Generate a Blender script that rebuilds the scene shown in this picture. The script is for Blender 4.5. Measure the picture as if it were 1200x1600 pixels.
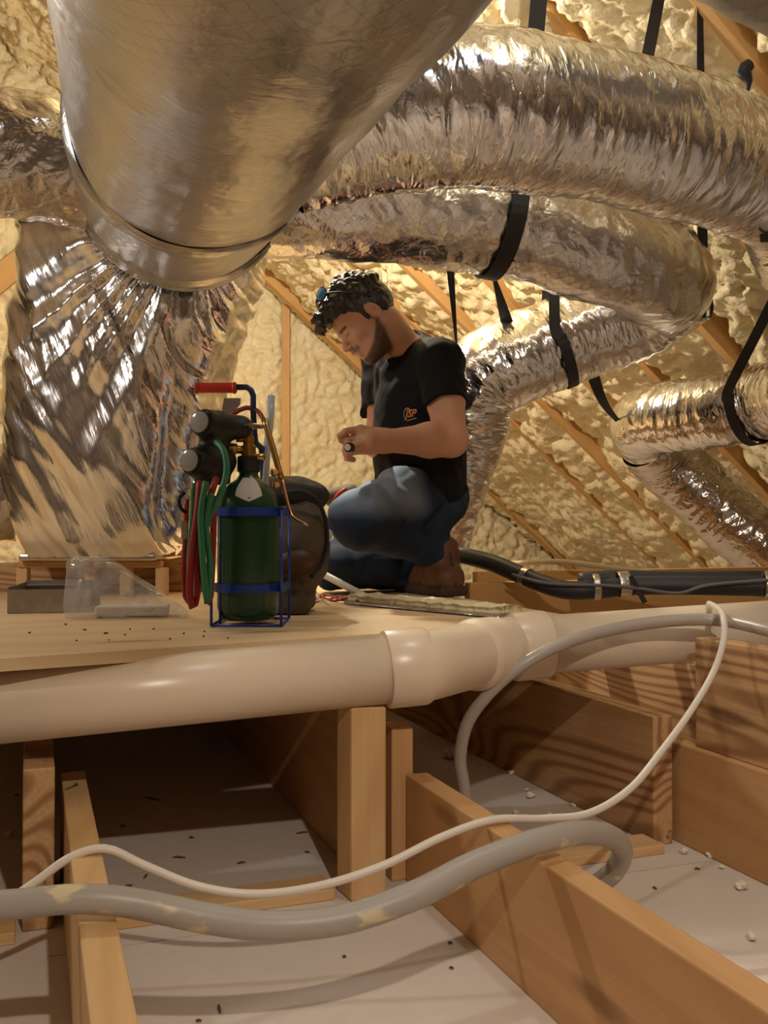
import bpy, math, random
import numpy as np
from mathutils import Vector, Matrix
from mathutils.bvhtree import BVHTree

random.seed(7); RNG = np.random.default_rng(7)
S = bpy.context.scene
for o in list(bpy.data.objects): bpy.data.objects.remove(o)
C = S.collection

# ------------------------------------------------------------------ camera, light, exposure
F = 1500.0; PITCH = math.atan(25 / 1500.0); CZ = 0.19
cam_d = bpy.data.cameras.new('camera'); cam = bpy.data.objects.new('camera', cam_d); C.objects.link(cam)
cam_d.sensor_fit = 'VERTICAL'; cam_d.sensor_height = 36; cam_d.lens = 36 * F / 1600; cam_d.clip_start = 0.02
cam.location = (0, 0, CZ); cam.rotation_euler = (math.pi / 2 + PITCH, 0, 0)
S.camera = cam
w = bpy.data.worlds.new('world'); S.world = w; w.use_nodes = True
w.node_tree.nodes['Background'].inputs[0].default_value = (1, .82, .6, 1)
w.node_tree.nodes['Background'].inputs[1].default_value = 0.005
S.view_settings.view_transform = 'Standard'; S.view_settings.look = 'None'
S.view_settings.gamma = 1; S.view_settings.exposure = 0; S.view_settings.use_curve_mapping = False

def lamp(name, loc, watts, col, rad):
    d = bpy.data.lights.new(name, 'POINT'); d.energy = watts; d.color = col; d.shadow_soft_size = rad
    o = bpy.data.objects.new(name, d); o.location = loc; C.objects.link(o); return o
lamp('bulb_over_platform', (-.50, 3.35, 1.62), 120, (1, .90, .73), .03)
lamp('bulb_by_hatch', (.38, -.30, 1.22), 66, (1, .865, .715), .022)
lamp('bulb_left_of_trunk', (-1.45, 1.75, .95), 22, (1, .93, .84), .05)
lamp('led_bulb_above_ducts', (.42, 1.25, 1.78), 15, (.82, .91, 1.0), .05)

# ------------------------------------------------------------------ frames
def P(px, py, Y):
    "photo pixel (1200x1600 frame) -> point at forward distance Y"
    a = 800 - py
    dy = F * math.cos(PITCH) - a * math.sin(PITCH); dz = F * math.sin(PITCH) + a * math.cos(PITCH)
    t = Y / dy
    return np.array([(px - 600) * t, Y, CZ + dz * t])
UD = np.array([-.344, .939, 0.]); VD = np.array([.939, .344, 0.])      # along the joists / across them
def UV(u, v, z): return UD * u + VD * v + np.array([0, 0, z])
DRY = -.42                                                             # top of the drywall ceiling below
RC, RS = 2.85, .84                                                     # roof: z = RC - RS*v
def roof_z(p): return RC - RS * (p[0] * VD[0] + p[1] * VD[1])

# ------------------------------------------------------------------ noise (numpy)
def _h(ix, iy, iz, seed):
    h = (ix.astype(np.int64) * 374761393 + iy.astype(np.int64) * 668265263 + iz.astype(np.int64) * 2147483647 + seed * 974711) & 0xffffffff
    h = ((h ^ (h >> 13)) * 1274126177) & 0xffffffff
    h = ((h ^ (h >> 16)) * 2246822519) & 0xffffffff
    return h ^ (h >> 15)
G = np.array([[1,1,0],[-1,1,0],[1,-1,0],[-1,-1,0],[1,0,1],[-1,0,1],[1,0,-1],[-1,0,-1],[0,1,1],[0,-1,1],[0,1,-1],[0,-1,-1],[1,1,0],[-1,1,0],[0,-1,1],[0,-1,-1]], float)
def pn(p, seed=0):
    p = np.asarray(p, float); i = np.floor(p); f = p - i; i = i.astype(np.int64); u = f * f * f * (f * (f * 6 - 15) + 10)
    r = 0
    for dx in (0, 1):
        for dy in (0, 1):
            for dz in (0, 1):
                g = G[_h(i[..., 0] + dx, i[..., 1] + dy, i[..., 2] + dz, seed) & 15]
                d = g[..., 0] * (f[..., 0] - dx) + g[..., 1] * (f[..., 1] - dy) + g[..., 2] * (f[..., 2] - dz)
                wx = u[..., 0] if dx else 1 - u[..., 0]; wy = u[..., 1] if dy else 1 - u[..., 1]; wz = u[..., 2] if dz else 1 - u[..., 2]
                r = r + d * wx * wy * wz
    return r
def fbm(p, n=3, seed=0):
    r = 0; a = 1; p = np.asarray(p, float)
    for k in range(n): r = r + a * pn(p, seed + k * 17); p = p * 2.03 + 5.1; a *= .5
    return r
def ridge(p, seed=0): return 1 - 2.2 * np.abs(pn(p, seed))
def worley(a, b, seed=0):
    ia = np.floor(a).astype(np.int64); ib = np.floor(b).astype(np.int64); best = np.full(a.shape, 9.)
    for da in (-1, 0, 1):
        for db in (-1, 0, 1):
            ca, cb = ia + da, ib + db; h = _h(ca, cb, ca * 0, seed)
            x = ca + (h & 1023) / 1023.; y = cb + ((h >> 10) & 1023) / 1023.
            best = np.minimum(best, (x - a) ** 2 + (y - b) ** 2)
    return np.sqrt(best)

# ------------------------------------------------------------------ object helpers
ORG = {}
def tag(o, label=None, cat=None, group=None, kind=None):
    if label: o['label'] = label
    if cat: o['category'] = cat
    if group: o['group'] = group
    if kind: o['kind'] = kind
    return o
def thing(name, loc, label, cat, group=None, kind=None):
    o = bpy.data.objects.new(name, None); C.objects.link(o); o.location = loc; o.empty_display_size = .05
    ORG[o.name] = np.array(loc, float); return tag(o, label, cat, group, kind)
def mk(name, V, Fc, mat, parent=None, smooth=True, attr=None, org=None):
    V = np.asarray(V, float)
    if parent is not None: O = ORG[parent.name]
    elif org is not None: O = np.array(org, float)
    else: O = np.array([(V[:, 0].min() + V[:, 0].max()) / 2, (V[:, 1].min() + V[:, 1].max()) / 2, V[:, 2].min()])
    me = bpy.data.meshes.new(name); L = V - O
    if isinstance(Fc, np.ndarray) and Fc.ndim == 2:
        n = len(Fc); k = Fc.shape[1]
        me.vertices.add(len(L)); me.vertices.foreach_set('co', L.astype(np.float32).ravel())
        me.loops.add(n * k); me.loops.foreach_set('vertex_index', Fc.astype(np.int32).ravel())
        me.polygons.add(n); me.polygons.foreach_set('loop_start', np.arange(0, n * k, k, dtype=np.int32))
        me.polygons.foreach_set('loop_total', np.full(n, k, np.int32)); me.update(calc_edges=True); me.validate()
    else:
        me.from_pydata([tuple(x) for x in L], [], [tuple(int(i) for i in f) for f in Fc])
    me.polygons.foreach_set('use_smooth', np.full(len(me.polygons), bool(smooth)))
    if attr is not None:
        for an, av in attr.items():
            av = np.asarray(av, np.float32)
            if av.ndim == 2: a = me.attributes.new(an, 'FLOAT_VECTOR', 'POINT'); a.data.foreach_set('vector', av.ravel())
            else: a = me.attributes.new(an, 'FLOAT', 'POINT'); a.data.foreach_set('value', av)
    if mat: me.materials.append(mat)
    o = bpy.data.objects.new(name, me); C.objects.link(o)
    if parent is not None: o.parent = parent; ORG[o.name] = O
    else: o.location = O; ORG[o.name] = O
    return o
def struct(o): o['kind'] = 'structure'; return o

def cham_box(sx, sy, sz, b):
    "box with chamfered edges centred at 0: verts, faces"
    import bmesh
    bm = bmesh.new(); bmesh.ops.create_cube(bm, size=1)
    for v in bm.verts: v.co = (v.co.x * sx, v.co.y * sy, v.co.z * sz)
    if b > 0: bmesh.ops.bevel(bm, geom=list(bm.edges), offset=b, segments=2, profile=.5, affect='EDGES')
    bm.verts.index_update()
    V = np.array([v.co[:] for v in bm.verts]); Fc = [[v.index for v in f.verts] for f in bm.faces]
    bm.free(); return V, Fc
def basis(x, up=(0, 0, 1)):
    x = np.array(x, float); x /= np.linalg.norm(x); up = np.array(up, float)
    y = np.cross(up, x); y /= np.linalg.norm(y); z = np.cross(x, y)
    return np.stack([x, y, z])                                         # rows
def wbox(name, c, size, xdir, mat, parent=None, b=.003, up=(0, 0, 1), smooth=False):
    "chamfered box; size[0] runs along xdir (the grain)"
    V, Fc = cham_box(*size, b); B = basis(xdir, up)
    off = RNG.uniform(-5, 5, 3)
    return mk(name, V @ B + np.array(c), Fc, mat, parent, smooth, {'grain': V + off})
def board(name, lat0, th, u0, u1, z0, z1, mat, parent=None):
    "lumber along the joist direction; lat0 = where its left face crosses Y=0"
    v0 = .939 * lat0
    return wbox(name, UV((u0 + u1) / 2, v0 + th / 2, (z0 + z1) / 2), (u1 - u0, th, z1 - z0), UD, mat, parent)
def uY(lat, Y): return -.344 * (lat - .3666 * Y) + .939 * Y
def spline(pts, n):
    p = np.array(pts, float); p = np.vstack([2 * p[0] - p[1], p, 2 * p[-1] - p[-2]]); m = len(pts) - 1
    t = np.linspace(0, m - 1e-9, n); i = t.astype(int); f = (t - i)[:, None]
    a, b, c, d = p[i], p[i + 1], p[i + 2], p[i + 3]
    q = .5 * (2 * b + (c - a) * f + (2 * a - 5 * b + 4 * c - d) * f ** 2 + (3 * b - a - 3 * c + d) * f ** 3)
    return q
def resample(q, n):
    s = np.r_[0, np.cumsum(np.linalg.norm(np.diff(q[:, :3], axis=0), axis=1))]
    t = np.linspace(0, s[-1], n)
    return np.stack([np.interp(t, s, q[:, k]) for k in range(q.shape[1])], 1), t
def frames(c):
    T = np.gradient(c, axis=0); T /= np.linalg.norm(T, axis=1)[:, None] + 1e-12
    up = np.array([0, 0, 1.]) if abs(T[0][2]) < .9 else np.array([1., 0, 0])
    N = np.zeros_like(c); n = up - T[0] * (up @ T[0]); N[0] = n / np.linalg.norm(n)
    for i in range(1, len(c)):
        n = N[i - 1] - T[i] * (N[i - 1] @ T[i]); N[i] = n / np.linalg.norm(n)
    return T, N, np.cross(T, N)
def sweep(c, R, nt, disp=None, caps=True):
    "c: centres (n,3); R: radii (n,); returns V,F,q with q=(s, r cos, r sin)"
    n = len(c); T, N, Bn = frames(c); th = np.linspace(0, 2 * np.pi, nt, endpoint=False)
    s = np.r_[0, np.cumsum(np.linalg.norm(np.diff(c, axis=0), axis=1))]
    co, si = np.cos(th), np.sin(th); R = np.broadcast_to(np.asarray(R, float), (n,))
    q = np.stack([np.repeat(s[:, None], nt, 1), R[:, None] * co[None], R[:, None] * si[None]], -1)
    rad = np.repeat(R[:, None], nt, 1)
    if disp is not None: rad = rad + disp(q, s, th)
    D = N[:, None] * co[None, :, None] + Bn[:, None] * si[None, :, None]
    V = (c[:, None] + D * rad[..., None]).reshape(-1, 3); Q = q.reshape(-1, 3)
    i = np.arange(n - 1)[:, None] * nt; j = np.arange(nt)[None]; j2 = (j + 1) % nt
    Fc = np.stack([i + j, i + nt + j, i + nt + j2, i + j2], -1).reshape(-1, 4)
    Fc = Fc[:, ::-1]
    if caps:
        V = np.vstack([V, c[0], c[-1]]); Q = np.vstack([Q, Q[0] * 0, Q[-1]]); k = len(V)
        a = np.arange(nt); b = (a + 1) % nt; e = (n - 1) * nt
        c0 = np.stack([np.full(nt, k - 2), b, a, a], 1); c1 = np.stack([np.full(nt, k - 1), e + a, e + b, e + b], 1)
        tri = [list(x[:3]) for x in c0] + [list(x[:3]) for x in c1]
        Fc = [list(x) for x in Fc] + tri
    return V, Fc, Q
def tube(name, pts, r, mat, parent=None, nt=12, n=None, smooth_pts=True, caps=True, q=False):
    pts = np.array(pts, float)
    if smooth_pts and len(pts) > 2:
        c = spline(pts, len(pts) * 14)
        L = np.linalg.norm(np.diff(c, axis=0), axis=1).sum(); c, _ = resample(c, n or max(8, int(L / .012)))
    else: c = pts
    rr = r if np.isscalar(r) else np.interp(np.linspace(0, 1, len(c)), np.linspace(0, 1, len(r)), r)
    V, Fc, Q = sweep(c, rr, nt, None, caps)
    return mk(name, V, Fc, mat, parent, True, {'q': Q})
def lathe(name, prof, c, axis, mat, parent=None, nt=32, smooth=True):
    "prof: list of (height along axis, radius)"
    B = basis(axis, (0, 0, 1) if abs(axis[2]) < .9 else (1, 0, 0))
    h = np.array([p[0] for p in prof]); r = np.array([max(p[1], 1e-4) for p in prof]); th = np.linspace(0, 2 * np.pi, nt, endpoint=False)
    V = (np.array(c) + h[:, None, None] * B[0] + r[:, None, None] * (np.cos(th)[None, :, None] * B[1] + np.sin(th)[None, :, None] * B[2])).reshape(-1, 3)
    n = len(prof); i = np.arange(n - 1)[:, None] * nt; j = np.arange(nt)[None]; j2 = (j + 1) % nt
    Fc = np.stack([i + j, i + j2, i + nt + j2, i + nt + j], -1).reshape(-1, 4)
    Fc = [list(x) for x in Fc] + [list(range(nt))[::-1], list((n - 1) * nt + np.arange(nt))]
    o = mk(name, V, Fc, mat, parent, smooth)
    if smooth:
        m = o.modifiers.new('es', 'EDGE_SPLIT'); m.split_angle = math.radians(40)
    return o

# ------------------------------------------------------------------ implicit surfaces
class SD:
    def __init__(s, lo, hi, h):
        s.lo = np.array(lo, float); s.h = h; s.n = np.ceil((np.array(hi) - s.lo) / h).astype(int) + 1
        s.f = np.full(s.n, .2, np.float32); s.ax = [s.lo[k] + h * np.arange(s.n[k]) for k in range(3)]
    def win(s, lo, hi):
        a = np.clip(np.floor((np.array(lo) - s.lo) / s.h).astype(int), 0, s.n); b = np.clip(np.ceil((np.array(hi) - s.lo) / s.h).astype(int) + 1, 0, s.n)
        sl = tuple(slice(x, y) for x, y in zip(a, b))
        return sl, s.ax[0][sl[0]][:, None, None], s.ax[1][sl[1]][None, :, None], s.ax[2][sl[2]][None, None, :]
    def put(s, lo, hi, fn, k, op):
        m = .03 + k
        sl, X, Y, Z = s.win(np.array(lo) - m, np.array(hi) + m)
        if 0 in s.f[sl].shape: return
        d = fn(X, Y, Z).astype(np.float32); a = s.f[sl]
        if op == 'u':
            if k > 0:
                h = np.clip(.5 + .5 * (d - a) / k, 0, 1); s.f[sl] = d + (a - d) * h - k * h * (1 - h)
            else: s.f[sl] = np.minimum(a, d)
        else:
            d = -d
            if k > 0:
                h = np.clip(.5 - .5 * (d - a) / k, 0, 1); s.f[sl] = d + (a - d) * h + k * h * (1 - h)
            else: s.f[sl] = np.maximum(a, d)
    def cap(s, a, b, ra, rb=None, k=.01, op='u'):
        a = np.array(a, float); b = np.array(b, float); rb = ra if rb is None else rb; ba = b - a; L = max(ba @ ba, 1e-9); r = max(ra, rb)
        def fn(X, Y, Z):
            px, py, pz = X - a[0], Y - a[1], Z - a[2]
            h = np.clip((px * ba[0] + py * ba[1] + pz * ba[2]) / L, 0, 1)
            return np.sqrt((px - ba[0] * h) ** 2 + (py - ba[1] * h) ** 2 + (pz - ba[2] * h) ** 2) - (ra + (rb - ra) * h)
        s.put(np.minimum(a, b) - r, np.maximum(a, b) + r, fn, k, op)
    def chain(s, pts, rs, k=.01):
        for i in range(len(pts) - 1): s.cap(pts[i], pts[i + 1], rs[i], rs[i + 1], k)
    def ell(s, c, r, R=None, k=.01, op='u'):
        c = np.array(c, float); R = np.eye(3) if R is None else R; r = np.array(r, float); e = r.max()
        def fn(X, Y, Z):
            px, py, pz = X - c[0], Y - c[1], Z - c[2]
            l = [(px * R[i][0] + py * R[i][1] + pz * R[i][2]) for i in range(3)]
            k0 = np.sqrt(sum((l[i] / r[i]) ** 2 for i in range(3))); k1 = np.sqrt(sum((l[i] / r[i] ** 2) ** 2 for i in range(3))) + 1e-9
            return k0 * (k0 - 1) / k1
        s.put(c - e, c + e, fn, k, op)
    def box(s, c, hsz, R=None, rd=.01, k=.01, op='u'):
        c = np.array(c, float); R = np.eye(3) if R is None else R; e = np.linalg.norm(hsz)
        def fn(X, Y, Z):
            px, py, pz = X - c[0], Y - c[1], Z - c[2]
            l = [np.abs(px * R[i][0] + py * R[i][1] + pz * R[i][2]) - hsz[i] + rd for i in range(3)]
            return np.sqrt(sum(np.maximum(x, 0) ** 2 for x in l)) + np.minimum(np.maximum(np.maximum(l[0], l[1]), l[2]), 0) - rd
        s.put(c - e, c + e, fn, k, op)
    def noise(s, fn, band=.03):
        m = np.abs(s.f) < band; I = np.argwhere(m); p = s.lo + I * s.h
        s.f[m] += fn(p).astype(np.float32)
    def mesh(s):
        f = s.f.copy()
        for k in range(3):
            sl = [slice(None)] * 3; sl[k] = 0; f[tuple(sl)] = np.maximum(f[tuple(sl)], 1e-4); sl[k] = -1; f[tuple(sl)] = np.maximum(f[tuple(sl)], 1e-4)
        ins = f < 0; cnt = np.zeros(np.array(f.shape) - 1, np.int8)
        cor = [(a, b, c) for a in (0, 1) for b in (0, 1) for c in (0, 1)]
        for a, b, c in cor: cnt += ins[a:a + cnt.shape[0], b:b + cnt.shape[1], c:c + cnt.shape[2]]
        act = (cnt > 0) & (cnt < 8); I = np.argwhere(act); idx = np.full(act.shape, -1, np.int64); idx[act] = np.arange(len(I))
        pos = np.zeros((len(I), 3)); num = np.zeros(len(I))
        fc = {k: f[I[:, 0] + k[0], I[:, 1] + k[1], I[:, 2] + k[2]].astype(float) for k in cor}
        for ax in range(3):
            for k in cor:
                if k[ax]: continue
                k2 = list(k); k2[ax] = 1; A, Bv = fc[k], fc[tuple(k2)]; cr = (A < 0) != (Bv < 0)
                t = np.where(cr, A / np.where(cr, A - Bv, 1), 0)
                p = np.tile(np.array(k, float), (len(I), 1)); p[:, ax] += t
                pos[cr] += p[cr]; num[cr] += 1
        V = s.lo + (I + pos / num[:, None]) * s.h; Q = []
        for ax in range(3):
            o1, o2 = (ax + 1) % 3, (ax + 2) % 3
            sa = [slice(None)] * 3; sb = [slice(None)] * 3; sa[ax] = slice(0, -1); sb[ax] = slice(1, None)
            A, Bv = ins[tuple(sa)], ins[tuple(sb)]; E = np.argwhere(A != Bv)
            E = E[(E[:, o1] > 0) & (E[:, o2] > 0) & (E[:, o1] < f.shape[o1] - 1) & (E[:, o2] < f.shape[o2] - 1)]
            def cell(d1, d2):
                e = E.copy(); e[:, o1] -= d1; e[:, o2] -= d2; return idx[e[:, 0], e[:, 1], e[:, 2]]
            q = np.stack([cell(1, 1), cell(0, 1), cell(0, 0), cell(1, 0)], 1)
            fl = ~A[E[:, 0], E[:, 1], E[:, 2]]; q[fl] = q[fl][:, ::-1]; Q.append(q)
        return V, np.vstack(Q)

# ------------------------------------------------------------------ materials
def mat(name, col, rough=.5, metal=0., spec=.5, bump=None, var=None, coord='Object', extra=None):
    """bump: list of (scale vec, strength, distance, kind); var: (scale vec, colour2, contrast lo, hi)"""
    m = bpy.data.materials.new(name); m.use_nodes = True; nt = m.node_tree; N = nt.nodes; L = nt.links
    b = N['Principled BSDF']; b.inputs['Base Color'].default_value = (*col, 1); b.inputs['Roughness'].default_value = rough
    b.inputs['Metallic'].default_value = metal; b.inputs['Specular IOR Level'].default_value = spec
    if coord in ('grain', 'q'):
        tc = N.new('ShaderNodeAttribute'); tc.attribute_name = coord; src = tc.outputs['Vector']
    else: tc = N.new('ShaderNodeTexCoord'); src = tc.outputs[coord]
    def mapped(sc):
        mp = N.new('ShaderNodeMapping'); mp.inputs['Scale'].default_value = sc; L.new(src, mp.inputs['Vector']); return mp.outputs[0]
    if var:
        for sc, c2, lo, hi in var:
            nz = N.new('ShaderNodeTexNoise'); nz.inputs['Scale'].default_value = 1; nz.inputs['Detail'].default_value = 4; L.new(mapped(sc), nz.inputs['Vector'])
            mr = N.new('ShaderNodeMapRange'); mr.inputs['From Min'].default_value = lo; mr.inputs['From Max'].default_value = hi; L.new(nz.outputs[0], mr.inputs['Value'])
            mx = N.new('ShaderNodeMix'); mx.data_type = 'RGBA'; L.new(mr.outputs[0], mx.inputs['Factor'])
            old = b.inputs['Base Color']
            if old.is_linked: L.new(old.links[0].from_socket, mx.inputs['A'])
            else: mx.inputs['A'].default_value = (*col, 1)
            mx.inputs['B'].default_value = (*c2, 1); L.new(mx.outputs['Result'], old)
    prev = None
    for sc, st, di, kind in (bump or []):
        if kind == 'vor':
            nz = N.new('ShaderNodeTexVoronoi'); nz.inputs['Scale'].default_value = 1; out = nz.outputs['Distance']
        elif kind == 'ridge':
            nz = N.new('ShaderNodeTexNoise'); nz.inputs['Scale'].default_value = 1; nz.inputs['Detail'].default_value = 2; nz.inputs['Distortion'].default_value = .6
            s1 = N.new('ShaderNodeMath'); s1.operation = 'SUBTRACT'; s1.inputs[1].default_value = .5; L.new(nz.outputs[0], s1.inputs[0])
            s2 = N.new('ShaderNodeMath'); s2.operation = 'ABSOLUTE'; L.new(s1.outputs[0], s2.inputs[0]); out = s2.outputs[0]
        else:
            nz = N.new('ShaderNodeTexNoise'); nz.inputs['Scale'].default_value = 1; nz.inputs['Detail'].default_value = 3; out = nz.outputs[0]
        L.new(mapped(sc), nz.inputs['Vector'])
        bp = N.new('ShaderNodeBump'); bp.inputs['Strength'].default_value = st; bp.inputs['Distance'].default_value = di
        L.new(out, bp.inputs['Height'])
        if prev: L.new(prev, bp.inputs['Normal'])
        prev = bp.outputs[0]
    if prev: L.new(prev, b.inputs['Normal'])
    if extra: extra(m, N, L, b, mapped)
    return m

def wood(name, light, dark, k=14, contrast=.6, sc=(.7, 7, 7), rough=.65):  # rings = contours of a stretched noise
    def ex(m, N, L, b, mapped):
        nz = N.new('ShaderNodeTexNoise'); nz.inputs['Scale'].default_value = 1; nz.inputs['Detail'].default_value = .8; nz.inputs['Distortion'].default_value = .2; L.new(mapped(sc), nz.inputs['Vector'])
        mu = N.new('ShaderNodeMath'); mu.operation = 'MULTIPLY'; mu.inputs[1].default_value = k * 6.28; L.new(nz.outputs[0], mu.inputs[0])
        sn = N.new('ShaderNodeMath'); sn.operation = 'SINE'; L.new(mu.outputs[0], sn.inputs[0])
        mr = N.new('ShaderNodeMapRange'); mr.inputs['From Min'].default_value = -.4; mr.inputs['From Max'].default_value = 1.0; mr.inputs['To Max'].default_value = contrast; L.new(sn.outputs[0], mr.inputs['Value'])
        fine = N.new('ShaderNodeTexNoise'); fine.inputs['Scale'].default_value = 1; fine.inputs['Detail'].default_value = 3; L.new(mapped((4, 160, 160)), fine.inputs['Vector'])
        mx = N.new('ShaderNodeMix'); mx.data_type = 'RGBA'; L.new(mr.outputs[0], mx.inputs['Factor']); mx.inputs['A'].default_value = (*light, 1); mx.inputs['B'].default_value = (*dark, 1)
        f2 = N.new('ShaderNodeMapRange'); f2.inputs['From Min'].default_value = .35; f2.inputs['From Max'].default_value = .75; f2.inputs['To Max'].default_value = .3; L.new(fine.outputs[0], f2.inputs['Value'])
        m2 = N.new('ShaderNodeMix'); m2.data_type = 'RGBA'; L.new(f2.outputs[0], m2.inputs['Factor']); L.new(mx.outputs['Result'], m2.inputs['A']); m2.inputs['B'].default_value = (*dark, 1)
        # knots
        vo = N.new('ShaderNodeTexVoronoi'); vo.inputs['Scale'].default_value = 1; L.new(mapped((2.2, 9, 9)), vo.inputs['Vector'])
        kr = N.new('ShaderNodeMapRange'); kr.inputs['From Min'].default_value = .17; kr.inputs['From Max'].default_value = .09; L.new(vo.outputs['Distance'], kr.inputs['Value'])
        m3 = N.new('ShaderNodeMix'); m3.data_type = 'RGBA'; kk = N.new('ShaderNodeMath'); kk.operation = 'MULTIPLY'; kk.inputs[1].default_value = .6; L.new(kr.outputs[0], kk.inputs[0]); L.new(kk.outputs[0], m3.inputs['Factor'])
        L.new(m2.outputs['Result'], m3.inputs['A']); m3.inputs['B'].default_value = (dark[0] * .45, dark[1] * .4, dark[2] * .4, 1)
        L.new(m3.outputs['Result'], b.inputs['Base Color'])
        bp = N.new('ShaderNodeBump'); bp.inputs['Strength'].default_value = .15; bp.inputs['Distance'].default_value = .002; L.new(fine.outputs[0], bp.inputs['Height']); L.new(bp.outputs[0], b.inputs['Normal'])
    return mat(name, light, rough, coord='grain', extra=ex)

def foil(name, col, rough, bumps, scrim=False, metal=1.0):
    def ex(m, N, L, b, mapped):
        if not scrim: return
        at = N.new('ShaderNodeAttribute'); at.attribute_name = 'uvs'; sp = N.new('ShaderNodeSeparateXYZ'); L.new(at.outputs['Vector'], sp.inputs[0])
        outs = []
        for sg in (1, -1):
            a = N.new('ShaderNodeMath'); a.operation = 'MULTIPLY_ADD'; a.inputs[1].default_value = .75 * sg; L.new(sp.outputs[1], a.inputs[0]); L.new(sp.outputs[0], a.inputs[2])
            k = N.new('ShaderNodeMath'); k.operation = 'MULTIPLY'; k.inputs[1].default_value = 36; L.new(a.outputs[0], k.inputs[0])
            fr = N.new('ShaderNodeMath'); fr.operation = 'PINGPONG'; fr.inputs[1].default_value = .5; L.new(k.outputs[0], fr.inputs[0])
            g = N.new('ShaderNodeMath'); g.operation = 'LESS_THAN'; g.inputs[1].default_value = .05; L.new(fr.outputs[0], g.inputs[0]); outs.append(g.outputs[0])
        mxm = N.new('ShaderNodeMath'); mxm.operation = 'MAXIMUM'; L.new(outs[0], mxm.inputs[0]); L.new(outs[1], mxm.inputs[1])
        mx = N.new('ShaderNodeMix'); mx.data_type = 'RGBA'; kf = N.new('ShaderNodeMath'); kf.operation = 'MULTIPLY'; kf.inputs[1].default_value = .24; L.new(mxm.outputs[0], kf.inputs[0]); L.new(kf.outputs[0], mx.inputs['Factor'])
        mx.inputs['A'].default_value = (*col, 1); mx.inputs['B'].default_value = (col[0] * .5, col[1] * .46, col[2] * .42, 1); L.new(mx.outputs['Result'], b.inputs['Base Color'])
        bp = N.new('ShaderNodeBump'); bp.inputs['Strength'].default_value = .6; bp.inputs['Distance'].default_value = .002; L.new(mxm.outputs[0], bp.inputs['Height'])
        if b.inputs['Normal'].is_linked: L.new(b.inputs['Normal'].links[0].from_socket, bp.inputs['Normal'])
        L.new(bp.outputs[0], b.inputs['Normal'])
    return mat(name, col, rough, metal, coord='q', bump=bumps, extra=ex)

M = {}
M['foam'] = mat('spray_foam', (.80, .68, .42), .5, spec=.4, bump=[((60, 60, 60), .6, .006, 'n'), ((26, 26, 26), .5, .012, 'ridge')], var=[((3, 3, 3), (.73, .56, .29), .45, .8), ((14, 14, 14), (.86, .76, .52), .5, .8)])
M['dark_shell'] = mat('dark_unseen_shell', (.27, .20, .135), .8, var=[((3, 30, 3), (.22, .155, .10), .4, .7)])  # unseen shell toned dark to cut bounced light and darken foil reflections
M['drywall'] = mat('drywall', (.68, .60, .535), .8, spec=.2, bump=[((120, 120, 120), .15, .001, 'n')], var=[((3, 3, 3), (.60, .52, .45), .4, .75), ((25, 25, 25), (.64, .56, .49), .5, .8)])
M['wood'] = wood('pine_lumber', (.60, .35, .155), (.46, .235, .085), 12, .35, (.5, 4, 4))
M['wood_pale'] = wood('pale_pine_lumber', (.70, .46, .22), (.55, .32, .13), 14, .45, (.5, 4, 4))
M['wood_grain'] = wood('strong_grain_lumber', (.60, .36, .17), (.26, .115, .04), 26, .8, (.55, 4.2, 4.2))
M['rafter'] = wood('rafter_lumber', (.62, .36, .13), (.50, .26, .08), 6, .4)
M['ply'] = wood('plywood_face', (.68, .50, .29), (.56, .38, .19), 6, .4, (.9, 2.5, 2.5))
M['pvc'] = mat('pvc', (.76, .63, .48), .30, spec=.5, var=[((6, 6, 6), (.70, .57, .43), .5, .9)])
M['hose'] = mat('grey_hose', (.38, .35, .31), .42, var=[((14, 30, 30), (.66, .57, .36), .60, .66)], bump=[((60, 60, 60), .12, .002, 'n')])
M['conduit'] = mat('grey_flexible_conduit', (.42, .37, .32), .35)
M['cable'] = mat('white_cable', (.74, .68, .59), .4)
M['foil_main'] = foil('duct_jacket_foil', (.47, .46, .455), .30, [((5, 11, 11), .55, .016, 'n'), ((34, 12, 12), .4, .005, 'ridge'), ((90, 60, 60), .35, .003, 'ridge')], True)
M['foil_plenum'] = foil('plenum_wrap_foil', (.80, .79, .78), .20, [((22, 3, 9), .45, .012, 'ridge'), ((90, 9, 30), .4, .004, 'ridge')])
M['foil_flex'] = foil('flex_duct_foil', (.78, .78, .78), .18, [((26, 9, 9), .65, .012, 'ridge'), ((70, 30, 30), .45, .004, 'ridge')])
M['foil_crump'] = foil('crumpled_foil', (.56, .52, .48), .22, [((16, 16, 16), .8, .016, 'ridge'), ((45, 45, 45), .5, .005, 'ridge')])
M['foil_flat'] = foil('flat_scrim_foil', (.70, .69, .68), .24, [((13, 13, 13), .6, .014, 'ridge'), ((46, 36, 36), .55, .005, 'ridge')], True)
M['tape'] = foil('foil_tape', (.66, .62, .56), .30, [((25, 25, 25), .35, .005, 'ridge')])
M['strap'] = mat('black_webbing', (.012, .011, .012), .6, bump=[((300, 300, 300), .3, .001, 'n')])
M['green'] = mat('green_cylinder_paint', (.012, .055, .022), .25, bump=[((14, 14, 14), .05, .003, 'n')])
M['blue'] = mat('blue_rack_paint', (.012, .05, .30), .35)
M['bluedark'] = mat('dark_blue_paint', (.015, .03, .09), .35)
M['red'] = mat('red_rubber_grip', (.62, .04, .02), .4)
M['redhose'] = mat('red_hose', (.30, .022, .02), .45)
M['greenhose'] = mat('green_hose', (.03, .20, .09), .45)
M['black'] = mat('black_rubber', (.012, .012, .013), .5)
M['lens'] = mat('gauge_lens', (.30, .30, .29), .12, spec=.8)
M['brass'] = mat('brass', (.50, .31, .10), .28, 1.)
M['copper'] = mat('copper', (.75, .38, .2), .25, 1.)
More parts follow.
